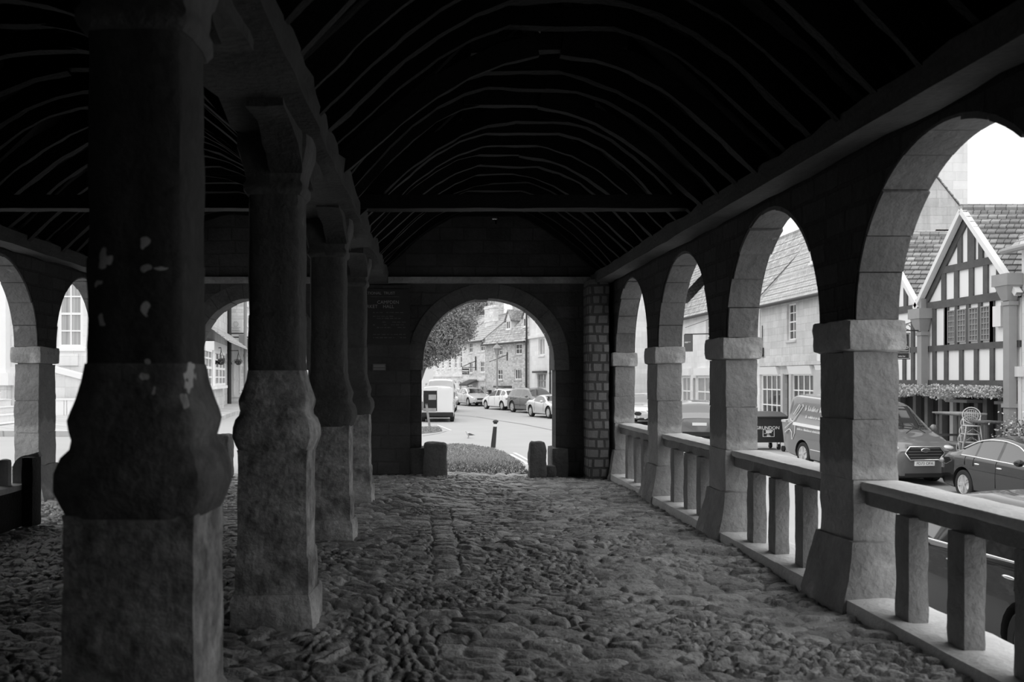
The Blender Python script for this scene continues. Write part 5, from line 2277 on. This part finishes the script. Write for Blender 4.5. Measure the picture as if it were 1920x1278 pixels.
for (z, x0, x1, h_, nm) in ((1.62, xr + .95, xr + 2.6, .17, 'script_lettering'), (1.40, xr + 1.05, xr + 2.5, .09, 'small_lettering'), (1.03, xr + .75, xr + 2.6, .08, 'web_lettering')):
    b = MB()
    x = x0
    while x < x1:
        w = h_ * rr.uniform(.3, .55)
        t0 = rr.uniform(.5, 1.0) if rr.random() < .7 else 1.35
        P = [side(x, z - h_ * .3), side(x + w * .3, z + h_ * .45 * t0), side(x + w * .6, z - h_ * .25), side(x + w, z + h_ * .3 * rr.random())]
        b.tube(P, .008 if h_ > .1 else .006, 4)
        x += w * (1.15 if rr.random() < .85 else 2.0)
    b.build(nm, m_decal, v)
b = MB()
b.tube([(xr + 1.5, -(hwv + .004), .52), (L2 - 1.35, -(hwv + .004), .52)], .012, 5)
b.build('side_moulding', m_alloy, v)

# ---- hatchback seen from behind, second arch from the end
c = car('hatchback_car', 'grey hatchback seen from behind in the third right arch', park(1304, 36.0), heading_to(.22, 1), HATCH, m_pewter, H=1.05, front=False)
# ---- pale car, farthest arch
car('sport_utility_car', 'pale car with dark twin grille seen from the front in the farthest right arch', park(1209, 46.0), heading_to(-.5, -1), SUV, m_silver, H=.9, grille='kidney', rear=False)

# ---- cars through the far arch
car('saloon_car', 'silver grey saloon car facing the viewer beside the white vans', park(886, 73.5), heading_to(.28, -1), SEDAN, m_silver, rear=False)
car('hatchback_car', 'white hatchback with its tail toward the viewer, middle of the far arch', park(945, 64.5), heading_to(-.40, 1), HATCH, m_whitep, front=False, tailw=.2)
car('sport_utility_car', 'dark grey car parked between the white hatchback and the silver roadster', park(1001.5, 58.8), heading_to(.42, -1), SUV, m_grey, rear=False, H=.96)
car('roadster_car', 'silver low roadster at the right side of the far arch', park(1037, 52.2), heading_to(.30, -1), ROADSTER, m_silver, rear=False)

# ---- white van with its back open
w = car('delivery_van', 'small white van with one rear door open, at the left of the far arch', park(822, 49.0), heading_to(.035, 1), SMALLVAN, m_whitep, front=False, rear=False, cat='van')
Lw = SMALLVAN['L'] / 2
hv = SMALLVAN['Wd'] / 2
b = MB()
b.box(-Lw - .012, -Lw + .05, .02, hv * .82, .58, 1.62)
b.build('load_opening', m_dark, w)
b = MB()
b.block(-Lw - .05, -Lw + .01, -hv * .93, .0, .50, 1.78, .12, .0, .03)
b.build('rear_door', m_whitep, w, .6)
b = MB()
b.block(-Lw - .80, -Lw - .02, hv * .90, hv * .95, .50, 1.74, .12, .0, .02)
b.build('rear_door', m_whitep, w, .6)
b = MB()
b.block(-Lw - .06, -Lw + .1, -hv * .96, hv * .96, .30, .50, .1, 0, .03)
b.build('rear_bumper', m_trim, w, .6)
b = MB()
b.box(-Lw - .03, -Lw, .06, .45, 1.15, 1.42)
b.box(-Lw - .03, -Lw, .06, .70, .56, .72)
b.build('load_boxes', m_wood, w)
w = car('delivery_van', 'tall white van parked beyond the small open van', park(829, 62.0), heading_to(.05, 1), VAN, m_whitep, front=False, rear=True, H=1.08, cat='van')

# ================================================================== STREET THINGS AND PLANTS
# ---- bollard, leaning post, lamp post
p = hit(924.5, 839)
bl = thing('bollard', 'leaning black bollard with a white band at the tip of the grass verge', 'bollard', (p.x, p.y, ground(p.x, p.y)))
k = p.y / F
tilt = Matrix.Shear('XY', 4, (.095, 0))


def tl(b):
    b.v = [tuple(tilt @ Vector(q)) for q in b.v]
    return b


b = MB()
b.lathe([(4.6 * k, -.05), (4.5 * k, .2), (3.6 * k, 37 * k), (3.6 * k, 40 * k)], 12)
tl(b).build('post', m_iron, bl, .6)
b = MB()
b.lathe([(3.8 * k, 39.5 * k), (3.8 * k, 44.5 * k)], 12)
tl(b).build('reflective_band', m_signw, bl, .6)
b = MB()
b.lathe([(3.4 * k, 44 * k), (3.5 * k, 46.5 * k), (5.3 * k, 48 * k), (5.3 * k, 50 * k), (3.0 * k, 52 * k), (.5 * k, 52.6 * k)], 12)
tl(b).build('cap', m_iron, bl, .6)

p = hit(805.5, 801)
k = p.y / F
po = thing('wooden_post', 'leaning weathered wooden post on the small grass patch behind the open van', 'post', (p.x, p.y, ground(p.x, p.y)), 0, None)
b = MB()
b.beam((.5 * k, 0, -.05), (-6 * k, 0, 43 * k), 4.2 * k, 4.2 * k, (0, 1, 0))
b.build('shaft', m_wood, po)
b = MB()
b.box(-8.6 * k, -3.6 * k, -2.6 * k, 2.6 * k, 42 * k, 44 * k)
b.build('cap', m_woodd, po)

Y = 67.5
p = Vector(((932 - VX) * Y / F, Y, 0))
lp = thing('street_lamp', 'grey lamp post with a glazed lantern before the rough stone cottage', 'street lamp', (p.x, Y, ground(p.x, Y) + .1))
zt = EYE + (709 - 666) * Y / F - ground(p.x, Y) - .1
b = MB()
b.lathe([(.16, 0), (.16, .6), (.09, .75), (.07, 1.2), (.055, zt)], 12)
b.build('post', m_downpipe, lp, .6)
b = MB()
b.lathe([(.10, zt), (.24, zt + .5), (.26, zt + .55)], 4)
b.build('lantern', m_glass2, lp)
b = MB()
b.lathe([(.36, zt + .52), (.30, zt + .6), (.14, zt + .78), (.05, zt + .82), (.05, zt + 1.0)], 8)
b.build('lantern_cap', m_downpipe, lp)

# ---- hanging signs
Y = 76.0
c = at(873, 696, Y)
sg = thing('hanging_sign', 'small black hanging sign with white lettering on the terraced house', 'sign', tuple(c))
k = Y / F
b = MB()
b.box(-6.6 * k, 6.6 * k, -.05, .05, -5.6 * k, 5.4 * k)
b.build('board', m_signd, sg)
b = MB()
b.box(-6.2 * k, 5.6 * k, -.07, -.05, .4 * k, 2.4 * k)
b.build('banner', m_signw, sg)
text_into('lettering', 'HOTEL', 4.6 * k, m_signw, sg, Matrix.Translation((-.2 * k, -.06, -2.3 * k)) @ FACE_NEAR, .005, 'CENTER', .82)
b = MB()
b.tube([(-6 * k, 0, 5.4 * k), (-6 * k, 0, 9 * k), (-2 * k, 0, 10.5 * k), (5 * k, .1, 14 * k), (20.5 * k, .3, 20 * k)], .03, 5)
b.tube([(-6 * k, 0, 7.5 * k), (8 * k, .1, 7.5 * k), (20.5 * k, .3, 7.5 * k)], .025, 5)
b.build('bracket', m_iron, sg)

Y = 48.5
c = at(1290.5, 643, Y)
k = Y / F
sg = thing('hanging_sign', 'plain dark square hanging sign on the pale shop house on the right', 'sign', tuple(c))
b = MB()
b.box(-8 * k, 8.2 * k, -.04, .04, -15.8 * k, 15.8 * k)
b.build('board', mat('dark_grey_sign', .12, .6), sg)
b = MB()
for (z, x0, x1) in ((2.2, -7, 3), (.6, -7, -2)):
    x = x0
    while x < x1:
        b.box(x * k, (x + 1.1) * k, -.05, -.04, (z - .5) * k, (z + .5) * k)
        x += 1.6
b.build('lettering', m_signw, sg)
b = MB()
b.tube([(-7 * k, 0, 16.6 * k), (15.0 - c.x, 0, 17.5 * k)], .03, 5)
b.tube([(1 * k, 0, 15.6 * k), (1 * k, 0, 17 * k)], .02, 5)
b.tube([(-6 * k, 0, 29 * k), (15.0 - c.x, 0, 46 * k)], .012, 4)
b.build('bracket', m_iron, sg)

Y = 27.3
c = at(1690, 648, Y)
k = Y / F
sg = thing('hanging_sign', 'black restaurant sign with white lettering hanging from the timber framed house', 'sign', tuple(c))
b = MB()
b.box(-22 * k, 16 * k, -.02, .02, -25.5 * k, 24.5 * k)
b.build('board', m_signd, sg)
b = MB()
for (x0, x1, z0, z1) in ((-21, 14.5, 22.3, 23.0), (-21, 14.5, -24, -23.3), (13.8, 14.5, -24, 23), (-21, -20.3, -24, 23), (-21, 14, -13.4, -12.9)):
    b.box(x0 * k, x1 * k, -.028, -.02, z0 * k, z1 * k)
b.build('border_lines', m_signw, sg)
for (body, px, py, s) in (('igi', 1699.2, 641.5, 11), ('sino', 1702.5, 650, 11), ('RESTAURANT', 1702.5, 657.5, 3.6), ('wine bar', 1697, 667.5, 4.2)):
    M4 = Matrix.Translation(((px - 1690) * k, -.024, -(py - 648) * k)) @ FACE_NEAR
    text_into('lettering', body, s * k, m_signw, sg, M4, .003, 'RIGHT', .9)
b = MB()
b.tube([(-20 * k, 0, 28 * k), (19 * k, 0, 28.6 * k), (15.0 - c.x, 0, 28.6 * k)], .02, 5)
for x in (-12, 8):
    b.tube([(x * k, 0, 24.5 * k), (x * k, 0, 28 * k)], .012, 5)
b.tube([(-12 * k, 0, 34 * k), (19 * k, 0, 44 * k)], .014, 5)
sc = []
for q in np.linspace(0, 1.6 * PI, 14):
    sc.append(((12 + 4.5 * math.cos(q)) * k, 0, (35 + 4.5 * math.sin(q)) * k))
b.tube(sc, .012, 5)
b.build('bracket', m_iron, sg)

# signs on the left lane
Y = 39.95
c = at(442.5, 610.5, Y)
k = Y / F
sg = thing('wall_sign', 'pale square sign with a round flower emblem on the left lane', 'sign', tuple(c))
b = MB()
b.box(-13 * k, 13 * k, -.04, .04, -12 * k, 11.5 * k)
b.build('board', m_cream, sg)
b = MB()
for rr_, n in ((4.2, 9), (2.4, 6)):
    for q in range(n):
        a = 2 * PI * q / n
        b.tube([(rr_ * k * math.cos(a + d) * (1 if d in (-.2, .2) else 1.25), -.05, (3.2 + rr_ * math.sin(a + d) * (1 if d in (-.2, .2) else 1.25)) * k) for d in (-.2, 0, .2)], .35 * k, 4)
b.build('emblem', m_downpipe, sg)
b = MB()
for (z, w) in ((-3.2, 9), (-5.6, 6), (-8.6, 7), (-10, 9)):
    b.box(-w * k, w * k, -.05, -.04, (z - .3) * k, (z + .3) * k)
b.build('lettering', m_downpipe, sg)
Y = 39.6
for (px, py, w, hh, lab, m_) in ((453, 637, 5, 10, 'grey projecting sign below the pale flower sign', m_downpipe), (464, 645, 5, 11, 'grey square sign at the column edge on the left lane', m_lead)):
    c = at(px, py, Y)
    k = Y / F
    sg = thing('projecting_sign', lab, 'sign', tuple(c))
    b = MB()
    b.box(-w * k, w * k, -.04, .04, -hh * k, hh * k)
    b.build('board', m_, sg)
    b = MB()
    b.tube([(-w * k - .6, 0, hh * k + .05), (w * k, 0, hh * k + .05)], .03, 5)
    b.build('bracket', m_iron, sg)


# ---- foliage
def leaf_cloud(b, n, fn, size, rr, flat=.3):
    for _ in range(n):
        c = fn()
        a, e = rr.uniform(0, 2 * PI), rr.uniform(-.9, .9)
        d = Vector((math.cos(a) * math.cos(e), math.sin(a) * math.cos(e), math.sin(e)))
        s = d.cross(Vector((rr.uniform(-1, 1), rr.uniform(-1, 1), rr.uniform(-1, 1)))).normalized()
        L_ = size * rr.uniform(.6, 1.3)
        w = L_ * .32
        m_ = c + d * L_ * .45 + d.cross(s) * L_ * .08
        b.add([c, m_ + s * w, c + d * L_, m_ - s * w], [(0, 1, 2, 3)])


def tree(name, label, base, blobs, n, leaf, seed, trunk_r, m_=None):
    rr = random.Random(seed)
    t = thing(name, label, 'tree', base)
    b = W()
    base = Vector(base)
    ctr = sum((Vector(c) for c, r in blobs), Vector()) / len(blobs)
    b.tube([base, base.lerp(ctr, .4) + Vector((.1, .1, 0)), ctr], [trunk_r, trunk_r * .7, trunk_r * .3], 10)
    for c, r in blobs:
        c = Vector(c)
        f = base.lerp(ctr, .55)
        b.tube([f, f.lerp(c, .5) + Vector((0, 0, .2)), c], [trunk_r * .35, trunk_r * .22, trunk_r * .08], 6)
    b.build('trunk', m_bark, t, True)
    b = W()
    tot = sum(r ** 2 for c, r in blobs)
    for c, r in blobs:
        c = Vector(c)
        rr_ = r

        def fn():
            while True:
                q = Vector((rr.uniform(-1, 1), rr.uniform(-1, 1), rr.uniform(-1, 1)))
                if .35 < q.length < 1:
                    w = 1 + .25 * noise.noise(q * 3 + c)
                    return c + Vector((q.x, q.y, q.z * .85)) * rr_ * w
        leaf_cloud(b, int(n * r * r / tot), fn, leaf, rr)
    b.build('crown', m_ or m_leaf, t)
    return t


Y = 54.0
gz = ground(-1.6, Y)
bl_ = []
for px, py, r, dy in ((795, 629, 1.7, 0), (815, 601, 1.7, 1), (840, 590, 1.5, .5), (855, 611, 1.25, -.5), (835, 639, 1.3, -1), (812, 654, 1.2, -.8), (868, 598, 1.0, .8), (845, 657, .6, -1), (790, 600, 1.8, .6), (770, 629, 2.0, 0), (760, 600, 2.0, 1), (870, 621, .8, 0), (800, 676, .55, -.5)):
    bl_.append((tuple(at(px, py, Y + dy)), r))
tree('broadleaf_tree', 'leafy tree overhanging the street at the upper left of the far arch', (-1.7, Y, gz), bl_, 44000, .12, 11, .3)
Y = 96.0
bl_ = [(tuple(at(px, py, Y + dy)), r) for px, py, r, dy in ((885, 577, 1.9, 0), (905, 570, 1.3, 1), (868, 580, 1.8, 0), (852, 590, 1.8, 1))]
tree('broadleaf_tree', 'dark tree crown rising behind the terraced house roofs', (4.0, Y, -.6), bl_, 14000, .18, 12, .3)

# ---- flower garland below the jetty, leaf by leaf
rr = random.Random(21)
gar = thing('flower_garland', 'trailing garland of pale leaves and flowers under the jetty of the timber framed house', 'garland', (14.8, 27.4, 1.35))
b, fl = W(), W()
ys = np.linspace(23.5, 32.0, 130)
for i, y in enumerate(ys):
    drop = .10 + .12 * abs(noise.noise(Vector((y * 1.1, 3, 0)))) + .22 * max(0, noise.noise(Vector((y * .9, 9, 0))))
    zt_ = h_timber.p0.z + zJ - .03

    def fn():
        return Vector((15.0 - rr.uniform(.06, .42), y + rr.uniform(-.12, .12), zt_ - rr.uniform(-.08, 1.0) * (drop + .16)))
    leaf_cloud(b, 32, fn, .085, rr)
    leaf_cloud(fl, 16, fn, .06, rr)
b.build('leaves', m_leaf2, gar)
fl.build('blossom', m_flower, gar)
b = W()
b.tube([(14.86, y, h_timber.p0.z + zJ - .05) for y in np.linspace(23.4, 32.1, 20)], .03, 6)
b.build('cord', m_woodd, gar, True)

# ---- hanging baskets on the left lane
for i, (px, py, lab) in enumerate(((414.5, 678, 'dark hanging basket of plants before the bow window, nearer of the two'), (447, 679, 'dark hanging basket of plants farther along the left lane'))):
    Y = (31.6, 39.0)[i]
    c = at(px, py, Y)
    k = Y / F
    bs = thing('hanging_basket', lab, 'hanging basket', tuple(c), 0, 'hanging baskets on the left lane')
    rr = random.Random(40 + i)
    R_ = 8.0 * k if i == 0 else 6.8 * k
    b = MB()
    b.lathe([(.02, -R_ * .75), (R_ * .5, -R_ * .65), (R_ * .85, -R_ * .25), (R_ * .95, .05), (R_ * .85, .05), (R_ * .2, .0)], 14)
    b.build('basket', m_iron, bs, True)
    b = MB()
    leaf_cloud(b, 420, lambda: Vector((rr.gauss(0, R_ * .42), rr.gauss(0, R_ * .42), rr.uniform(-.05, R_ * .7))), .06, rr)
    b.build('plants', m_leaf, bs)
    b = MB()
    top = Vector((0, 0, R_ * 2.6))
    for q in range(3):
        a = 2 * PI * q / 3
        b.tube([(R_ * .9 * math.cos(a), R_ * .9 * math.sin(a), .04), top], .008, 4)
    b.tube([top, top + Vector((0, 0, .1)), top + Vector((-1.1 if i == 0 else -.75, .1, .1))], .016, 5)
    b.build('chains', m_iron, bs)

# ---- bins
bp = (11.55, 31.6, ground(11.5, 31.6))
bn = thing('wheeled_bin', 'large black four wheeled bin with white lettering behind the grey van', 'bin', bp, .05)
b = MB()
b.hexa([(-.60, -.48, .26), (.60, -.48, .26), (.60, .48, .26), (-.60, .48, .26), (-.66, -.54, 1.12), (.66, -.54, 1.12), (.66, .54, 1.12), (-.66, .54, 1.12)])
b.build('body', m_plastic, bn)
b = MB()
b.block(-.70, .70, -.60, .58, 1.11, 1.16, .08, .0, .015)
b.hexa([(-.68, -.56, 1.16), (.68, -.56, 1.16), (.68, .56, 1.16), (-.68, .56, 1.16), (-.6, -.2, 1.30), (.6, -.2, 1.30), (.6, .5, 1.30), (-.6, .5, 1.30)])
b.build('lid', m_plastic, bn, .4)
for x in (-.45, .45):
    for y in (-.34, .34):
        b = MB()
        b.lathe([(.03, -.04), (.095, -.035), (.1, 0), (.095, .035), (.03, .04)], 16, (x, y, .1), axis='x')
        w_ = b.build('castor', m_trim, bn, .6)
        b = MB()
        b.box(x - .06, x - .045, y - .03, y + .03, .1, .27)
        b.box(x + .045, x + .06, y - .03, y + .03, .1, .27)
        b.build('castor_fork', m_alloy, w_)
PT = Matrix.Translation((-.02, -.522, .76)) @ Matrix.Rotation(.07, 4, 'X') @ FACE_NEAR
text_into('lettering', 'GRUNDON', .155, m_signw, bn, PT, .004, 'CENTER', 1.05)
b = MB()
fx0, fz0 = .02, .58
for (x0, x1, z0, z1) in ((-.2, .2, .115, .125), (-.2, .2, -.125, -.115), (-.2, -.19, -.125, .125), (.19, .2, -.125, .125), (-.10, .14, .06, .095), (-.09, .1, .01, .05), (-.15, .02, -.015, -.005), (-.05, .03, -.06, -.045), (-.06, .06, -.105, -.08)):
    b.box(fx0 + x0, fx0 + x1, -.525, -.50, fz0 + z0, fz0 + z1)
b.build('label', m_signw, bn)

bp = (12.2, 30.35, ground(11.5, 30.3))
bn = thing('wheeled_bin', 'slim pale grey wheeled bin between the black bin and the grey van', 'bin', bp, .1)
b = MB()
b.hexa([(-.22, -.28, .05), (.22, -.28, .05), (.22, .26, .05), (-.22, .26, .05), (-.28, -.36, 1.0), (.28, -.36, 1.0), (.28, .34, 1.0), (-.28, .34, 1.0)])
b.build('body', m_gplastic, bn)
b = MB()
b.block(-.31, .31, -.42, .36, .99, 1.09, .07, 0, .03)
b.build('lid', mat('pale_bin_lid', .66, .5), bn, .5)
for x in (-.26, .26):
    b = MB()
    b.lathe([(.03, -.03), (.1, -.028), (.1, .028), (.03, .03)], 14, (x, .28, .1), axis='x')
    b.build('wheel', m_trim, bn, .6)
b = MB()
for (x0, x1, z0, z1) in ((-.16, .0, .74, .80), (-.2, -.17, .3, .62), (-.2, .0, .60, .63), (-.04, .08, .46, .5), (-.02, .06, .38, .42), (-.2, -.1, .29, .32)):
    b.box(x0, x1, -.36, -.28, z0, z1)
b.build('markings', m_signw, bn)

# ---- outdoor furniture in front of the restaurant
gzr = ground(14.2, 23.8) + .10


def table(name, label, loc, rot, w, d, hgt, group=None, m_=m_wood, legs_down=True):
    t = thing(name, label, 'table', loc, rot, group)
    b = MB()
    n = 5
    for k in range(n):
        y0 = -d / 2 + d * k / n
        b.box(-w / 2, w / 2, y0 + .006, y0 + d / n - .006, hgt - .04, hgt)
    b.box(-w / 2 + .06, w / 2 - .06, -d / 2 + .05, d / 2 - .05, hgt - .07, hgt - .04)
    b.build('tabletop', m_, t)
    for sx in (-1, 1):
        for sy in (-1, 1):
            b = MB()
            b.box(sx * (w / 2 - .1) - .03, sx * (w / 2 - .1) + .03, sy * (d / 2 - .1) - .03, sy * (d / 2 - .1) + .03, 0, hgt - .07)
            b.build('leg', m_woodd, t)
    b = MB()
    for sx in (-1, 1):
        b.box(sx * (w / 2 - .1) - .015, sx * (w / 2 - .1) + .015, -d / 2 + .1, d / 2 - .1, .14, .2)
    b.build('stretcher', m_woodd, t)
    return t


q = at(1776, 828, 23.6)
table('cafe_table', 'lower of two slatted wooden tables stacked before the timber framed house', (14.05, 24.1, gzr), PI / 2, 1.25, .75, .78, 'stacked cafe tables')
table('cafe_table', 'upper slatted wooden table standing on the other before the timber framed house', (14.05, 24.1, gzr + .78), PI / 2, 1.25, .75, .80, 'stacked cafe tables')
table('bar_table', 'tall narrow dark table beside the stacked wicker chairs', (13.95, 22.75, gzr), PI / 2, .62, .5, 1.42, None, m_woodd)


def oval(c, rx, rz, fn, n=20):
    return [fn(c[0] + rx * math.cos(2 * PI * k / n), c[1] + rz * math.sin(2 * PI * k / n)) for k in range(n + 1)]


def bistro_chair(label, loc, rot, group, tiltm=None):
    """cane bistro chair: woven round seat, oval back, four splayed legs"""
    t = thing('bistro_chair', label, 'chair', loc, rot, group)
    b = MB()
    b.tube(oval((0, 0), .21, .20, lambda u, v: (u, v, .45), 18), .018, 6)
    b.lathe([(.19, .445), (.19, .455), (.01, .458)], 18)
    b.build('seat', m_cane, t, .6)
    b = MB()
    lean = lambda u, v: (u, .20 + (v - .45) * .28, v)
    b.tube(oval((0, .70), .20, .20, lean, 20), .016, 6)
    b.tube(oval((0, .70), .155, .155, lean, 18), .008, 5)
    for k in range(-3, 4):
        x = k * .045
        hh = math.sqrt(max(.155 ** 2 - x * x, 0))
        b.tube([lean(x, .70 - hh), lean(x, .70 + hh)], .006, 4)
        b.tube([lean(-hh, .70 + x), lean(hh, .70 + x)], .006, 4)
    b.build('backrest', m_cane, t, True)
    for sx in (-1, 1):
        b = MB()
        b.tube([(sx * .15, -.14, .45), (sx * .20, -.22, 0)], .016, 6)
        b.build('leg', m_cane, t, True)
        b = MB()
        b.tube([lean(sx * .19, .62), (sx * .17, .17, .45), (sx * .19, .25, 0)], .016, 6)
        b.build('leg', m_cane, t, True)
    b = MB()
    b.tube([(-.175, -.18, .25), (0, -.12, .38), (.175, -.18, .25)], .009, 5)
    b.tube([(-.18, .2, .2), (.18, .2, .2)], .009, 5)
    b.build('stretcher', m_cane, t, True)
    return t


NTHC = ['lowest', 'second from the bottom', 'third from the bottom', 'topmost']
c0 = bistro_chair('pale cane bistro chair, lowest of the tall stack before the timber framed house', (13.6, 23.0, gzr), -.45, 'stacked cane chairs')
for k in range(1, 5):
    nm = ['', 'second', 'third', 'fourth', 'fifth', 'sixth'][k] + ' from the bottom'
    if k == 4:
        nm = 'topmost'
    dup(c0, (13.6 + .02 * k, 23.0 - .03 * k, gzr + .21 * k), -.45, 'pale cane bistro chair, %s of the tall stack' % nm, 'stacked cane chairs')
c1 = bistro_chair('dark cane bistro chair, lowest of the stack behind the bar table', (14.1, 22.0, gzr), -2.2, 'stacked dark cane chairs')
for ch in kids_of(c1):
    ch.data = ch.data.copy()
    ch.data.materials[0] = m_caned
for k in range(1, 5):
    nm = ['', 'second from the bottom', 'third from the bottom', 'fourth from the bottom', 'topmost'][k]
    dup(c1, (14.1 + .03 * k, 22.0 + .03 * k, gzr + .21 * k), -2.2, 'dark cane bistro chair, %s of the stack beside the shrub' % nm, 'stacked dark cane chairs')

# plant by the downpipe
rr = random.Random(77)
pb = (14.1, 21.1, gzr)
pt = thing('potted_shrub', 'loose flowering shrub in a pot beside the stacked chairs', 'plant', pb)
b = MB()
b.lathe([(.16, 0), (.24, .5), (.27, .52), (.27, .58), (.22, .58), (.2, .5)], 16)
b.build('pot', m_woodd, pt, .6)
b = MB()
for k in range(14):
    a = rr.uniform(0, 2 * PI)
    b.tube([(0, 0, .5), (.2 * math.cos(a), .2 * math.sin(a), .95), (.45 * math.cos(a), .45 * math.sin(a), 1.1 + rr.random() * .5)], .01, 4)
b.build('stems', m_bark, pt)
b = MB()
leaf_cloud(b, 1500, lambda: Vector((rr.gauss(0, .3), rr.gauss(0, .32), 1.0 + rr.gauss(0, .26))), .075, rr)
b.build('foliage', m_leaf, pt)
b = MB()
leaf_cloud(b, 260, lambda: Vector((rr.gauss(-.15, .3), rr.gauss(0, .3), 1.1 + rr.gauss(0, .3))), .06, rr)
b.build('blossom', m_flower, pt)

# small shrub at the far end of the left lane
rr = random.Random(78)
c = at(466, 764, 37.0)
pt = thing('potted_shrub', 'small dark shrub in a pot far along the left lane', 'plant', (c.x, c.y, ground(c.x, c.y) + .13))
b = MB()
b.lathe([(.12, 0), (.18, .32), (.15, .32)], 12)
b.build('pot', m_downpipe, pt, .6)
b = MB()
leaf_cloud(b, 500, lambda: Vector((rr.gauss(0, .11), rr.gauss(0, .11), .52 + rr.gauss(0, .14))), .07, rr)
b.build('foliage', m_leaf, pt)

# ---- pigeon on the road
p = hit(879, 821)
bd = thing('pigeon', 'pale pigeon standing on the road left of the bollard', 'bird', (p.x, p.y, ground(p.x, p.y)), PI + .35)
b = MB()
sp_ = [(-.20, .125, .006, .03), (-.12, .135, .025, .035), (-.06, .15, .055, .055), (.0, .16, .072, .072), (.05, .175, .066, .068), (.085, .20, .045, .05), (.10, .235, .03, .032),
       (.112, .265, .030, .030), (.128, .278, .026, .026), (.145, .275, .014, .014), (.158, .27, .006, .006)]
rings = []
for (x, z, ry, rz) in sp_:
    rings.append([(x, ry * math.cos(2 * PI * k / 12), z + rz * math.sin(2 * PI * k / 12)) for k in range(12)])
b.loft(rings)
b.build('body', m_bird, bd, True)
for s in (-1, 1):
    b = MB()
    b.loft([[(x, s * (y + .012 * math.cos(2 * PI * k / 8)), z + h_ * math.sin(2 * PI * k / 8)) for k in range(8)] for (x, y, z, h_) in ((.05, .062, .175, .02), (0, .072, .165, .045), (-.08, .058, .145, .035), (-.2, .02, .13, .01))])
    b.build('wing', m_birdd, bd, True)
    b = MB()
    b.tube([(.01, s * .03, .11), (.015, s * .03, .05), (.01, s * .03, .005)], [.012, .006, .005], 6)
    b.tube([(.01, s * .03, .006), (.05, s * .03, .005)], .005, 5)
    b.build('leg', m_birdd, bd, True)
b = MB()
b.loft([[(x, w * c_, z + .006 * d_) for c_, d_ in ((-1, -1), (1, -1), (1, 1), (-1, 1))] for (x, w, z) in ((-.14, .02, .13), (-.26, .035, .115))])
b.build('tail', m_birdd, bd)
